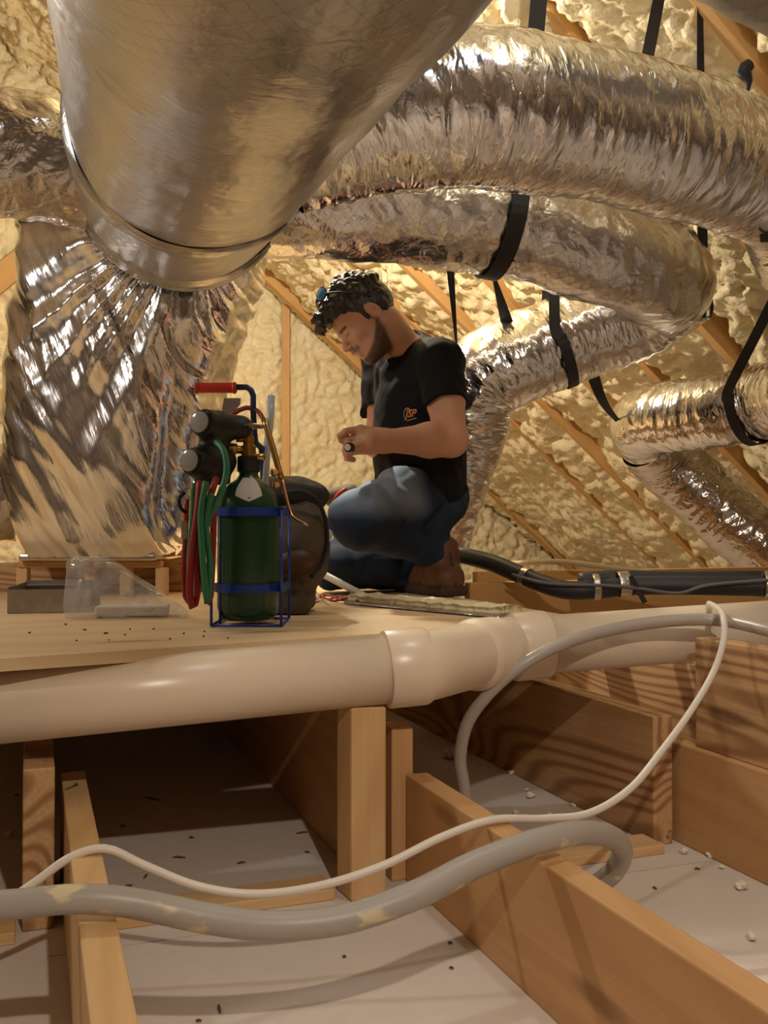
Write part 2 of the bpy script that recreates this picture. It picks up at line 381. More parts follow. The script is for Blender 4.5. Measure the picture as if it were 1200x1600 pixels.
M['steel'] = mat('steel', (.62, .62, .62), .22, 1.)
M['galv'] = mat('galvanised_sheet', (.36, .33, .30), .45, .8, var=[((30, 30, 30), (.45, .42, .38), .45, .7)])
M['bagbrown'] = mat('brown_canvas', (.085, .062, .042), .7, bump=[((220, 220, 220), .3, .002, 'n')])
M['bagblack'] = mat('black_canvas', (.014, .013, .013), .7, bump=[((220, 220, 220), .3, .002, 'n')])
M['bagrust'] = mat('dark_brown_leather', (.075, .03, .014), .5)
M['paper'] = mat('paper', (.7, .64, .55), .7)
M['clearblue'] = mat('frosted_tube', (.50, .53, .56), .25)
M['insul'] = mat('black_pipe_insulation', (.025, .026, .028), .5, bump=[((90, 90, 90), .15, .001, 'n')])
M['beigepipe'] = mat('beige_pipe', (.60, .47, .30), .45)
M['wire'] = mat('grey_wire', (.12, .11, .10), .45)
M['wool'] = mat('insulation_core', (.76, .66, .40), .85, bump=[((60, 60, 60), .8, .01, 'n')])
M['hair'] = mat('dark_hair', (.018, .013, .010), .38, spec=.7, bump=[((160, 160, 160), .6, .004, 'n')])
M['shirt'] = mat('black_cotton', (.007, .007, .008), .8, spec=.2, bump=[((40, 40, 40), .2, .006, 'n')])
M['leather'] = mat('brown_boot_leather', (.12, .05, .018), .6, bump=[((70, 70, 70), .25, .003, 'n')])
M['sole'] = mat('boot_sole', (.05, .025, .012), .7)
M['bluelens'] = mat('blue_mirror_lens', (.05, .30, .75), .1, .15, spec=1.)
M['orange'] = mat('orange_print', (.75, .22, .03), .6)
M['greyprint'] = mat('grey_print', (.35, .36, .38), .6)
M['scrap'] = mat('foam_scrap', (.80, .72, .55), .8)
M['darkscrap'] = mat('wood_splinter', (.12, .06, .03), .8)
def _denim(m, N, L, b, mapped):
    a = N.new('ShaderNodeAttribute'); a.attribute_name = 'fade_toplight'; mx = N.new('ShaderNodeMix'); mx.data_type = 'RGBA'; L.new(a.outputs['Fac'], mx.inputs['Factor'])
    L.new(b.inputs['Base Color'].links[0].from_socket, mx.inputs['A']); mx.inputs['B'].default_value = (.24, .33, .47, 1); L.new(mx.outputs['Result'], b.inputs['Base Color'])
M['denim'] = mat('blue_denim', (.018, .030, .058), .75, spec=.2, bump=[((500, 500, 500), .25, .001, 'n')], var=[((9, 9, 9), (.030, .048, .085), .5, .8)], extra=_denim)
def _skin(m, N, L, b, mapped):
    a = N.new('ShaderNodeAttribute'); a.attribute_name = 'beard'
    nz = N.new('ShaderNodeTexNoise'); nz.inputs['Scale'].default_value = 1; L.new(mapped((400, 400, 400)), nz.inputs['Vector'])
    k = N.new('ShaderNodeMath'); k.operation = 'MULTIPLY'; L.new(a.outputs['Fac'], k.inputs[0])
    ad = N.new('ShaderNodeMapRange'); ad.inputs['From Min'].default_value = .25; ad.inputs['From Max'].default_value = .6; ad.inputs['To Min'].default_value = .7; L.new(nz.outputs[0], ad.inputs['Value']); L.new(ad.outputs[0], k.inputs[1])
    mx = N.new('ShaderNodeMix'); mx.data_type = 'RGBA'; L.new(k.outputs[0], mx.inputs['Factor']); L.new(b.inputs['Base Color'].links[0].from_socket, mx.inputs['A']); mx.inputs['B'].default_value = (.022, .013, .009, 1)
    L.new(mx.outputs['Result'], b.inputs['Base Color'])
    b.inputs['Subsurface Weight'].default_value = .08; b.inputs['Subsurface Radius'].default_value = (.01, .004, .002); b.inputs['Subsurface Scale'].default_value = .5
M['skin'] = mat('skin', (.60, .33, .215), .5, spec=.4, var=[((14, 14, 14), (.58, .28, .19), .45, .75)], bump=[((260, 260, 260), .08, .001, 'n')], extra=_skin)
def _plastic(m, N, L, b, mapped):
    out = N['Material Output']; tr = N.new('ShaderNodeBsdfTransparent'); ms = N.new('ShaderNodeMixShader')
    nz = N.new('ShaderNodeTexNoise'); nz.inputs['Scale'].default_value = 1; nz.inputs['Detail'].default_value = 4; L.new(mapped((22, 22, 22)), nz.inputs['Vector'])
    mr = N.new('ShaderNodeMapRange'); mr.inputs['From Min'].default_value = .35; mr.inputs['From Max'].default_value = .75; mr.inputs['To Min'].default_value = .17; mr.inputs['To Max'].default_value = .42; L.new(nz.outputs[0], mr.inputs['Value'])
    L.new(mr.outputs[0], ms.inputs[0]); L.new(tr.outputs[0], ms.inputs[1]); L.new(b.outputs[0], ms.inputs[2]); L.new(ms.outputs[0], out.inputs['Surface'])
M['plastic'] = mat('clear_plastic_film', (.80, .80, .80), .08, spec=1.0, bump=[((16, 16, 16), .9, .014, 'ridge'), ((45, 45, 45), .5, .005, 'ridge')], extra=_plastic)

# ------------------------------------------------------------------ the attic shell
def grid_faces(na, nb):
    i = np.arange(na - 1)[:, None] * nb; j = np.arange(nb - 1)[None]
    return np.stack([i + j, i + nb + j, i + nb + j + 1, i + j + 1], -1).reshape(-1, 4)
def foam_h(a, b, lump, worm, seed):
    p = np.stack([a, b, a * 0], -1)
    wa = a + .035 * pn(p * 9, seed + 1) + .012 * pn(p * 30, seed + 5); wb = b + .035 * pn(p * 9, seed + 2) + .012 * pn(p * 30, seed + 6)
    big = np.sqrt(np.clip(1.02 - 1.5 * worley(wa / .12, wb / .12, seed) ** 2, 0, 1)); small = np.sqrt(np.clip(1.02 - 1.5 * worley(wa / .05, wb / .05, seed + 3) ** 2, 0, 1))
    q = np.stack([wa, wb, a * 0], -1)
    mask = np.clip(.7 + 1.5 * pn(p * 2.6, seed + 9), .35, 1)
    wr = np.abs(pn(q * 13, seed + 4)) ** .6 + .55 * np.abs(pn(q * 27, seed + 8)) ** .7
    return lump * (big * .06 * mask + small * (.026 + .012 * mask)) + worm * wr * .058 + .03 * pn(p * 1.7, seed + 7)
U0 = 5.75; VR = -.6; ZR = RC - RS * VR
NIN = (-RS * VD + np.array([0, 0, -1.])) / math.hypot(RS, 1)            # roof slope facing into the attic
SD_ = (VD - RS * np.array([0, 0, 1.])) / math.hypot(1, RS)             # downslope direction
RAFT = [5.60, 4.57, 4.15, 3.70, 3.25, 2.80, 2.36, 1.93, 1.5, 1.08]
# right roof slope
us = np.arange(.9, U0 + .01, .0135); ds = np.arange(0, 5.75, .0135)
A_, B_ = np.meshgrid(us, ds, indexing='ij')
near = np.min(np.abs(A_[..., None] - np.array(RAFT)), -1)
hgt = foam_h(A_, B_, 1.0, .6, 3) - .025 - .05 * np.exp(-(near / .045) ** 2) + .025 * np.clip(pn(np.stack([A_ * 1.3, B_ * 1.1, A_ * 0], -1), 31), -.6, 1)
base = UV(0, VR, ZR); Vr = base + A_[..., None] * UD + B_[..., None] * SD_ + hgt[..., None] * NIN
ceil_r = struct(mk('ceiling', Vr.reshape(-1, 3), grid_faces(*A_.shape)[:, ::-1], M['foam'], org=UV(3, 2, 1.2)))
ceil_r['label'] = 'right roof slope covered in lumpy cream spray foam'
for i, u in enumerate(RAFT):
    L, d0 = (3.2, 2.3) if i == 0 else (5.2, .3); wd = .06 if i == 0 else .042
    wbox('rafter', base + u * UD + (L / 2 + d0) * SD_ + (.012 + (.02 if i == 0 else .006 * (i % 3))) * NIN, (L, wd, .09), SD_, M['rafter'], ceil_r, .003, up=tuple(-NIN))
# right slope behind the camera, left slope
def slab(name, corners, label):
    c = np.array(corners); n = np.cross(c[1] - c[0], c[3] - c[0]); n /= np.linalg.norm(n)
    V = np.vstack([c, c - n * .03]); Fc = [(0, 1, 2, 3), (7, 6, 5, 4), (0, 4, 5, 1), (1, 5, 6, 2), (2, 6, 7, 3), (3, 7, 4, 0)]
    o = struct(mk(name, V, Fc, M['dark_shell'], smooth=False)); o['label'] = label; return o
E = 4.2
slab('ceiling', [UV(-3, VR, ZR), UV(.92, VR, ZR), UV(.92, E, ZR - RS * (E - VR)), UV(-3, E, ZR - RS * (E - VR))], 'unseen roof slope behind the camera, darkened to cut bounce')
slab('ceiling', [UV(-3, VR - 4, ZR - RS * 4), UV(U0, VR - 4, ZR - RS * 4), UV(U0, VR, ZR), UV(-3, VR, ZR)], 'unseen left roof slope, darkened to cut bounce')
slab('wall_front', [UV(-3, -4.6, DRY), UV(-3, VR, ZR), UV(-3, E, DRY), UV(-3, 0, DRY)], 'gable wall behind the camera')
# far gable wall
va = np.arange(-2.6, 4.0, .0145); za = np.arange(-.45, 3.35, .0145)
A_, B_ = np.meshgrid(va, za, indexing='ij')
STUD = [0.0, 1.46]
near = np.min(np.abs(A_[..., None] - np.array(STUD)), -1)
hgt = foam_h(A_, B_, .5, 1.0, 11) - .05 - .02 * np.exp(-(near / .035) ** 2)
Vg = UV(U0 + .03, 0, 0) + A_[..., None] * VD + B_[..., None] * np.array([0, 0, 1.]) - hgt[..., None] * UD
wall_b = struct(mk('wall_back', Vg.reshape(-1, 3), grid_faces(*A_.shape), M['foam'], org=UV(U0, 1, 0)))
wall_b['label'] = 'gable wall sprayed with wrinkled cream foam'
for v, hh in zip(STUD, (2.2, 3.4)): wbox('stud', UV(U0 - .012, v, hh / 2 - .4), (hh, .034, .05), (0, 0, 1), M['rafter'], wall_b, up=(1, 0, 0))
def gable_pt(px, py, off=.03):
    d = P(px, py, 1.) - np.array([0, 0, CZ]); t = (U0 - off) / (d @ UD); return np.array([0, 0, CZ]) + d * t
for a, b in (((-40, 468), (110, 345)), ((-40, 670), (110, 545))):
    p0, p1 = gable_pt(*a), gable_pt(*b); wbox('brace', (p0 + p1) / 2, (np.linalg.norm(p1 - p0), .05, .13), p1 - p0, M['rafter'], wall_b, up=tuple(np.cross(UD, p1 - p0)))
# floor: drywall sheets laid below the joists
fl = struct(thing('floor', (0, 2, DRY), 'painted drywall ceiling sheets seen from above between the joists', None))
for k, (u0, u1) in enumerate(((-3, 1.455), (1.458, 5.9))):
    V, Fc = cham_box(u1 - u0, 9.2, .0127, 0); B = basis(UD)
    mk('drywall_sheet', V @ B + UV((u0 + u1) / 2, -.2, DRY - .00635), Fc, M['drywall'], fl, False)

# ------------------------------------------------------------------ joists, deck and other lumber
def J(name, lat, th, Y0, Y1, z0, z1, m, label, cat='joist', group='attic joists'):
    o = board(name, lat, th, uY(lat, Y0), uY(lat, Y1), z0, z1, m); return tag(o, label, cat, group)
J('floor_joist', .052, .040, .30, 1.68, DRY, -.236, M['wood_pale'], 'pale floor joist at lower left with a nail lying on its top')
J('floor_joist', .650, .040, .30, 1.67, DRY, -.236, M['wood'], 'long orange joist running from the post to the lower right corner')
J('floor_joist', 1.257, .040, .45, 2.0, DRY, -.228, M['wood'], 'smooth joist with pale top at the right edge, beside the joist with end grain')
J('floor_joist', 1.302, .040, .45, 2.0, DRY, -.236, M['wood'], 'second joist doubled up behind the smooth right joist')
J('platform_joist', -.012, .046, 1.457, 4.6, DRY, -.175, M['wood_grain'], 'dark end of a joist at far left under the white pipe')
J('platform_joist', .571, .040, 1.70, 4.6, DRY, -.13, M['wood'], 'joist side seen in the dark bay left of the post')
J('platform_joist', 1.195, .044, 1.85, 4.6, DRY, -.172, M['wood_grain'], 'strongly grained joist with a knot and curved end grain under the white pipe')
J('stacked_beam', 1.272, .040, .6, 1.845, -.228, -.019, M['wood_grain'], 'grained beam stacked on the joist at the right edge, grey conduit on top', 'beam', 'stacked beams')
J('platform_joist', 1.74, .040, 2.05, 4.6, DRY, -.172, M['wood_grain'], 'shaded joist behind the stacked beam and under the right end of the pipe')
# post and cleats under the pipe
p = P(564, 1250, 1.60); r_ = np.array([np.cos(-.30), np.sin(-.30), 0])
o = wbox('support_post', (-.038, 1.615, (DRY - .104) / 2), (DRY * -1 - .104, .064, .064), (0, 0, 1), M['wood_pale'], None, .005, up=(math.sin(.45), -math.cos(.45), 0)); tag(o, 'short upright post with pale edge holding up the white pipe', 'post')
o = wbox('cleat', P(616, 1250, 1.70) * [1, 1, 0] + [.004, 0, (DRY - .157) / 2], (-.157 - DRY, .040, .06), (0, 0, 1), M['wood'], None, .003, up=tuple(-UD)); tag(o, 'shaded short cleat standing just right of the pipe post', 'cleat')
# furring strip on the drywall
for v0, v1, lb in ((-.55, -.02, 'left of the dark joist end'), (.092, .470, 'between the pale joist and the post'), (.655, 1.115, 'behind the long orange joist')):
    o = wbox('furring_strip', UV(1.55, (v0 + v1) / 2, DRY + .009), (v1 - v0, .07, .018), VD, M['wood_pale'], None, .002); tag(o, 'thin pale wooden strip lying on the drywall ' + lb, 'wood strip', 'strips on the drywall')
# deck
dk = thing('plywood_deck', (0, 2.5, 0), 'raised plywood work platform the man squats on', 'platform')
def deckpt(lat, Y): return np.array([lat - .3666 * Y, Y, 0])
poly = [np.array([-2.4, 1.0, 0]), np.array([-.60, 1.375, 0]), np.array([-.10, 1.672, 0]), np.array([.10, 1.80, 0]), np.array([.30, 2.02, 0]), deckpt(1.17, 2.09), deckpt(1.17, 4.9), np.array([-2.8, 3.7, 0])]
V = np.array(poly); n = len(V); V = np.vstack([V, V - [0, 0, .019]])
mk('plywood_sheet', V, [tuple(range(n)), tuple(range(2 * n - 1, n - 1, -1))] + [(i, i + n, (i + 1) % n + n, (i + 1) % n) for i in range(n)], M['ply'], dk, False, {'grain': np.stack([V @ VD, V @ UD, V[:, 2]], 1)})
for k in range(3):
    c0 = np.array([-.75 + .45 * k, 1.75 + .16 * k, 0])
    wbox('sleeper', c0 + UD * 1.5 - [0, 0, .072], (2.6, .038, .10), UD, M['wood'], dk)
# boards beyond the deck edge
for k, (X, Y, L, z0, z1, lb) in enumerate(((.24, 2.78, 1.9, -.171, .032, 'orange crosswise board behind the white pipe, below the black insulated line'), (.30, 3.18, 1.35, -.171, .045, 'crosswise board farther back under the roof foam'))):
    c0 = np.array([X, Y, 0]); o = wbox('blocking_board', c0 + VD * L / 2 + [0, 0, (z0 + z1) / 2], (L, .038, z1 - z0), VD, M['rafter']); tag(o, lb, 'board', 'crosswise boards')

# ------------------------------------------------------------------ white drain pipe
R4 = .0572
a0, a1 = P(-260, 1120, 1.43), P(612, 1041, 1.615)
a1[2] = -.046; a0[2] = -.098
b0, b1 = P(850, 1007, 1.90), P(1330, 972, 2.05)
pp = thing('drain_pipe', a0 * 0 + (a0 + b1) / 2, 'thick white plastic drain pipe crossing the frame on a post', 'pipe')
tube('pipe_run', [a0, a1], R4, M['pvc'], pp, 48, smooth_pts=False)
tube('pipe_run', [b0, b1], R4, M['pvc'], pp, 48, smooth_pts=False)
d1 = (a1 - a0) / np.linalg.norm(a1 - a0); d2 = (b1 - b0) / np.linalg.norm(b1 - b0)
def ringtube(name, prof, c, ax):
    return lathe(name, prof, c, tuple(ax), M['pvc'], pp, 48)
h0 = a1 - d1 * .012
ringtube('socket', [(0, .0585), (.001, .0640), (.004, .0655), (.066, .0655), (.072, .063), (.075, .0595)], h0, d1)
e_a = h0 + d1 * .07; e_b = b0 - d2 * .07
dm = (e_b - e_a) / np.linalg.norm(e_b - e_a)
c = spline([e_a - d1 * .02, e_a, (e_a + e_b) / 2 + (d1 - d2) * .012, e_b, e_b + d2 * .02], 40)
V, Fc, Q = sweep(c, .0595, 48); mk('elbow_body', V, Fc, M['pvc'], pp)
cm = (e_a + e_b) / 2 + dm * .010
dt = dm * .86 + np.array([.28, -.42, .0]); dt /= np.linalg.norm(dt)
ringtube('elbow_rim', [(-.02, .0585), (-.008, .0615), (.0, .0660), (.006, .0668), (.03, .0662), (.062, .0655)], cm, dm * .8 + dt * .2)
ringtube('socket', [(-.004, .0595), (.0, .066), (.003, .0672), (.064, .0672), (.068, .066), (.069, .0585)], b0 - d2 * .066, d2)
lathe('mould_mark', [(0, .0045), (.0012, .004), (.0012, .003)], (e_a + dm * .055) + np.array([-.005, -.0597, .002]), (-.25, -1, 0), M['pvc'], pp, 16)

# ------------------------------------------------------------------ ducts
def duct(name, pts, rad, mt, label, cat='duct', group='foil jacketed ducts', amp=.006, fs=26, fa=7, slant=0, res=.006, nt=150, sag=0, big=.006, seed=0, parent=None, grp_ok=True, sm=0):
    pts = np.array(pts, float); c = spline(pts, len(pts) * 30); rr = np.full(len(pts), rad) if np.isscalar(rad) else np.array(rad, float)
    rs = np.interp(np.linspace(0, len(pts) - 1, len(c)), np.arange(len(pts)), rr)
    Ln = np.linalg.norm(np.diff(c, axis=0), axis=1).sum(); cc, _ = resample(np.hstack([c, rs[:, None]]), max(20, int(Ln / res)))
    def disp(q, s, th):
        w = q.copy(); w[..., 0] += .02 * pn(q * 7, seed + 3) + slant * q[..., 1]
        k = w * np.array([fs, fa, fa])
        r = amp * (ridge(k, seed) * .7 + .5 * ridge(k * np.array([1.9, 2.2, 2.2]) + 3, seed + 1))
        return r + big * pn(q * np.array([5, 6, 6]), seed + 2) - sm
    V, Fc, Q = sweep(cc[:, :3], cc[:, 3], nt, disp, caps=False)
    th = np.tile(np.linspace(0, 2 * np.pi, nt, endpoint=False), len(cc)); uvs = np.stack([Q[:, 0], th * rr.mean(), th * 0], 1)
    o = mk(name, V, Fc, mt, parent, True, {'q': Q, 'uvs': uvs})
    if parent is None: tag(o, label, cat, group)
    return o
def bandring(name, ctr, ax, r, wd, mt, parent, seed=0, amp=.004):
    ax = np.array(ax, float) / np.linalg.norm(ax); s = np.linspace(-wd / 2, wd / 2, 14)
    c = np.array(ctr) + s[:, None] * ax
    V, Fc, Q = sweep(c, r * (1 - .25 * (np.abs(s) / wd * 2) ** 6 * .12), 120, lambda q, s_, th: amp * (ridge(q * np.array([40, 6, 6]), seed) + pn(q * np.array([8, 9, 9]), seed + 1)), caps=False)
    th = np.tile(np.linspace(0, 2 * np.pi, 120, endpoint=False), len(s))
    return mk(name, V, Fc, mt, parent, True, {'q': Q, 'uvs': np.stack([Q[:, 0], th * r, th * 0], 1)})
# main trunk: hangs under the ridge, comes over the camera and runs away to the plenum
mdp = [(.13, -.25, 2.3), (.12, -.05, 1.75), (.07, .35, 1.10), (-.055, .82, .92), (-.175, 1.25, .955), (-.31, 1.72, 1.00), (-.43, 2.12, 1.04), (-.515, 2.43, 1.075)]
main = thing('main_duct', (-.2, 1.4, .66), 'big smooth foil trunk duct coming down from overhead at upper left', 'duct', 'foil jacketed ducts')
duct('jacket', mdp, [.27, .27, .272, .272, .268, .262, .258, .262], M['foil_main'], '', amp=.0012, fs=9, fa=4, res=.009, nt=180, big=.007, seed=5, parent=main)
ax = np.array(mdp[6]) - np.array(mdp[5])
bandring('tape_band', np.array(mdp[5]) * .35 + np.array(mdp[6]) * .65, ax, .268, .10, M['foil_main'], main, 2, .003)
bandring('tape_band', np.array(mdp[7]), ax + [0, 0, -.03], .271, .10, M['foil_main'], main, 9, .004)
# plenum: wrapped drop standing behind the platform edge
def plenum():
    H = np.linspace(0, 1, 190); nt = 220; th = np.linspace(0, 2 * np.pi, nt, endpoint=False)
    prof = [(0, 172, 868, .20, .21), (.05, 174, 845, .235, .25), (.20, 172, 737, .265, .28), (.40, 188, 610, .280, .29), (.58, 203, 530, .295, .30), (.76, 228, 420, .322, .32), (.88, 240, 352, .318, .32), (.96, 245, 318, .27, .28), (1, 250, 305, .15, .15)]
    Yc = 2.86; k = np.array([p_[0] for p_ in prof]); cs = np.array([P(p_[1], p_[2], Yc) for p_ in prof]); rx = np.array([p_[3] for p_ in prof]); ry = np.array([p_[4] for p_ in prof])
    c = np.stack([np.interp(H, k, cs[:, i]) for i in range(3)], 1); Rx = np.interp(H, k, rx); Ry = np.interp(H, k, ry)
    ker = np.ones(15) / 15
    for a in (c[:, 0], c[:, 1], Rx, Ry):
        a[:] = np.convolve(np.pad(a, 7, mode='edge'), ker, 'valid')
    co, si = np.cos(th), np.sin(th); sq = (np.abs(co) ** 3.2 + np.abs(si) ** 3.2) ** (-1 / 3.2)
    X = c[:, 0:1] + Rx[:, None] * (co * sq)[None]; Y = c[:, 1:2] + Ry[:, None] * (si * sq)[None]; Z = np.repeat(c[:, 2:3], nt, 1)
    V = np.stack([X, Y, Z], -1); n = np.stack([co, si, co * 0], -1)[None]
    nk = np.array([-.52, 2.50, 1.02]); rel = V - nk; rr = np.linalg.norm(rel, axis=-1); ang = np.arctan2(rel[..., 2], rel[..., 0])
    fold = ridge(np.stack([ang * 5.5, rr * 1.2, ang * 0], -1), 4) * .026 * np.clip(1.3 - rr / .6, 0, 1)
    fold += ridge(np.stack([(X + .45 * Z) * 9, (Z - .35 * X) * 1.8, Y * 4], -1), 8) * .018
    fold += ridge(np.stack([(X + .6 * Z) * 24, (Z - .5 * X) * 4, Y * 9], -1), 6) * .006
    crease = np.exp(-(((X - P(262, 700, 2.6)[0] - .10 * (Z - .35)) / .028) ** 2)) * (Y < Yc) * np.exp(-((Z - .42) / .26) ** 2)
    V = V + n * (fold - .055 * crease)[..., None]
    i = np.arange(len(H) - 1)[:, None] * nt; j = np.arange(nt)[None]; j2 = (j + 1) % nt
    Fc = np.stack([i + j, i + j2, i + nt + j2, i + nt + j], -1).reshape(-1, 4)
    V = V.reshape(-1, 3); s = np.repeat(H, nt) * .95
    Vb = np.vstack([V, c[0], c[-1]]); nn = len(V)
    tri = [[nn, (q + 1) % nt, q] for q in range(nt)] + [[nn + 1, (len(H) - 1) * nt + q, (len(H) - 1) * nt + (q + 1) % nt] for q in range(nt)]
    q = np.vstack([np.stack([V[:, 0] + .4 * V[:, 2], V[:, 2] - .3 * V[:, 0], V[:, 1]], 1), [[0, 0, 0], [1, 0, 0]]])
    uv = np.vstack([np.stack([s, np.tile(th * .29, len(H)), s * 0], 1), [[0, 0, 0], [1, 0, 0]]])
    return Vb, [list(f) for f in Fc] + tri, q, uv
Vp, Fp, Qp, Up = plenum()
pl = thing('plenum', (P(168, 868, 2.86)[0], 2.86, .11), 'tall crinkled silver foil wrapped plenum at left behind the gas cylinder', 'plenum')
mk('foil_wrap', Vp, Fp, M['foil_plenum'], pl, True, {'q': Qp, 'uvs': Up})
cb = P(168, 868, 2.86)
wbox('base_flange', cb + [0, 0, .0], (.38, .40, .02), (1, 0, 0), M['tape'], pl, .006)
stand = thing('plenum_stand', (cb[0], 2.86, 0), 'short wooden frame carrying the plenum off the platform', 'stand')
wbox('stand_panel', (cb[0] - .05, 2.88, (cb[2] - .022) / 2), (.72, .018, cb[2] - .022), (1, 0, 0), M['wood_grain'], stand)
wbox('stand_rail', (cb[0], 2.70, cb[2] - .020), (.40, .038, .018), (1, 0, 0), M['wood'], stand)
wbox('stand_rail', (cb[0], 3.06, cb[2] - .020), (.40, .038, .018), (1, 0, 0), M['wood'], stand)
for dx in (-.19, -.0, .10, .2):
    for yy in (2.70, 3.06): wbox('leg', (cb[0] + dx, yy, (cb[2] - .029) / 2), (cb[2] - .029, .032, .030), (0, 0, 1), M['wood_pale'], stand, up=(0, 1, 0))
# flex branches
dA = duct('flex_duct', [P(440, 235, 1.97), P(560, 195, 1.98), P(650, 175, 1.98), P(760, 170, 2.0), P(920, 195, 2.08), P(1080, 235, 2.18), P(1170, 268, 2.27), P(1240, 310, 2.36), P(1275, 400, 2.46)], [.13, .14, .155, .156, .154, .150, .146, .142, .14], M['foil_flex'], 'upper bright silver branch duct sloping down to the right edge', amp=.005, fs=24, fa=6, seed=21, big=.008, slant=.25)
dB = duct('flex_duct', [P(350, 320, 2.53), P(430, 320, 2.52), P(520, 318, 2.53), P(640, 322, 2.56), P(780, 340, 2.62), P(900, 375, 2.68), P(1000, 408, 2.80), P(1040, 445, 2.98), P(1005, 480, 3.16)], [.12, .13, .14, .148, .150, .152, .150, .146, .14], M['foil_flat'], 'lower flat-looking foil branch duct with a wide black strap', amp=.006, fs=10, fa=8, seed=33, big=.012, slant=.4)
dC = duct('flex_duct', [P(1075, 440, 3.02), P(1000, 490, 3.14), P(900, 525, 3.18), P(800, 565, 3.18), P(745, 605, 3.20), P(730, 680, 3.24), P(705, 770, 3.26), P(672, 880, 3.3)], [.13, .14, .146, .146, .142, .13, .11, .10], M['foil_flex'], 'crinkled silver duct running down behind the man', amp=.0065, fs=22, fa=6, seed=45, big=.006)
dD = duct('flex_duct', [P(1012, 690, 3.75), P(1006, 662, 3.62), P(1050, 650, 3.48), P(1130, 640, 3.32), P(1210, 622, 3.18), P(1330, 600, 2.8)], [.11, .125, .128, .126, .124, .122], M['foil_flex'], 'small crinkled duct with looped black strap at the right edge', amp=.005, fs=26, fa=6, seed=51)
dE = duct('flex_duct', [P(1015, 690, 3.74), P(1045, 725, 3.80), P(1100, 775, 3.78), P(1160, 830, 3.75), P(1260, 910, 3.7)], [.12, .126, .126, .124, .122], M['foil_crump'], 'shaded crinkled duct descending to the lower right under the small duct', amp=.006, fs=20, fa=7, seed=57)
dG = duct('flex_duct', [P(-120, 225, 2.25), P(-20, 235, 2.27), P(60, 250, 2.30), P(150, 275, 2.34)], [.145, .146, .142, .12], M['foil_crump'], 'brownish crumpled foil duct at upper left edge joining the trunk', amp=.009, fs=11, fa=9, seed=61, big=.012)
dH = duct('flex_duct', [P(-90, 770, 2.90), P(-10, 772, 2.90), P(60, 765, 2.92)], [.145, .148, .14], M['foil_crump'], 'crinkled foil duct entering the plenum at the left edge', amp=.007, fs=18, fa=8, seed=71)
dI = duct('flex_duct', [P(1080, -150, 1.75), P(1180, -92, 1.80), P(1290, -30, 1.86)], [.125, .125, .125], M['foil_main'], 'sliver of foil duct in the top right corner', amp=.003, fs=18, fa=6, seed=77)

# ------------------------------------------------------------------ hanging straps
def ribbon(name, pts, wid, side, label, n=40, thick=.002, group='black hanging straps'):
    pts = np.array(pts, float); c = spline(pts, max(n, len(pts) * 8)); c, _ = resample(c, n)
    side = np.array(side, float)
    if side.ndim == 1: sd = np.tile(side, (n, 1))
    else: sd = np.stack([np.interp(np.linspace(0, 1, n), np.linspace(0, 1, len(side)), side[:, k]) for k in range(3)], 1)
    T = np.gradient(c, axis=0); T /= np.linalg.norm(T, axis=1)[:, None]
    sd = sd - T * (sd * T).sum(1)[:, None]; sd /= np.linalg.norm(sd, axis=1)[:, None]; nr = np.cross(T, sd)
    wv = wid if np.isscalar(wid) else np.interp(np.linspace(0, 1, n), np.linspace(0, 1, len(wid)), wid)[:, None]
    A = [c - sd * wv / 2 - nr * thick / 2, c + sd * wv / 2 - nr * thick / 2, c + sd * wv / 2 + nr * thick / 2, c - sd * wv / 2 + nr * thick / 2]
    V = np.stack(A, 1).reshape(-1, 3); Fc = []
    for i in range(n - 1):
        for j in range(4): Fc.append((i * 4 + j, i * 4 + (j + 1) % 4, i * 4 + 4 + (j + 1) % 4, i * 4 + 4 + j))
    Fc += [(3, 2, 1, 0), tuple((n - 1) * 4 + k for k in range(4))]
    o = mk(name, V, Fc, M['strap'], None, False); return tag(o, label, 'strap', group)
def up_to_roof(p):
    p = np.array(p, float); p[2] = roof_z(p) - .02; return p
def sling(ctr, axis, r, wid, label, lean=0.):
    "strap slung under a duct with both tails going up to the rafters"
    ax = np.array(axis, float); ax /= np.linalg.norm(ax); h = np.cross(ax, [0, 0, 1]); h /= np.linalg.norm(h)
    if h[1] > 0: h = -h                                                # towards the camera
    up = np.cross(h, ax); up = up if up[2] > 0 else -up; ctr = np.array(ctr, float)
    ring = [ctr + r * (math.sin(a) * h + math.cos(a) * up) for a in np.radians(np.linspace(75, 285, 13))]
    t0 = up_to_roof(ring[0] + ax * lean * .5 + h * .01); t1 = up_to_roof(ring[-1] + ax * lean)
    return ribbon('hanging_strap', [t0, (t0 + ring[0]) / 2] + ring + [(t1 + ring[-1]) / 2, t1], wid, ax, label, 90)
cB = P(778, 340, 2.62); sling(cB, P(900, 375, 2.68) - P(640, 322, 2.56), .168, .046, 'wide black strap slung around the lower branch duct', .13)
cC = P(868, 535, 3.18); sling(cC, P(900, 525, 3.18) - P(800, 565, 3.18) + [0, -.02, 0], .160, .034, 'black strap looped around the duct behind the man')
cD = P(1172, 632, 3.24); sling(cD, P(1210, 622, 3.18) - P(1130, 640, 3.32), .139, .036, 'twisted black strap looped around the small right duct', .40)
def hang(pa, pb, wa, wb, label, mid=None):
    pts = [pa] + ([mid] if mid is not None else [(np.array(pa) + pb) / 2]) + [pb]
    return ribbon('hanging_strap', pts, [wa, (wa + wb) / 2, wb], [[1, .3, 0], [.8, -.5, 0]], label, 24)
hang(up_to_roof(P(1034, -30, 2.42)), P(1000, 150, 2.26), .03, .03, 'narrow black strap slanting down to the upper branch duct')
hang(P(1093, -40, 2.30), P(1098, 400, 2.86), .014, .03, 'thin black strap passing behind the upper branch duct near the right')
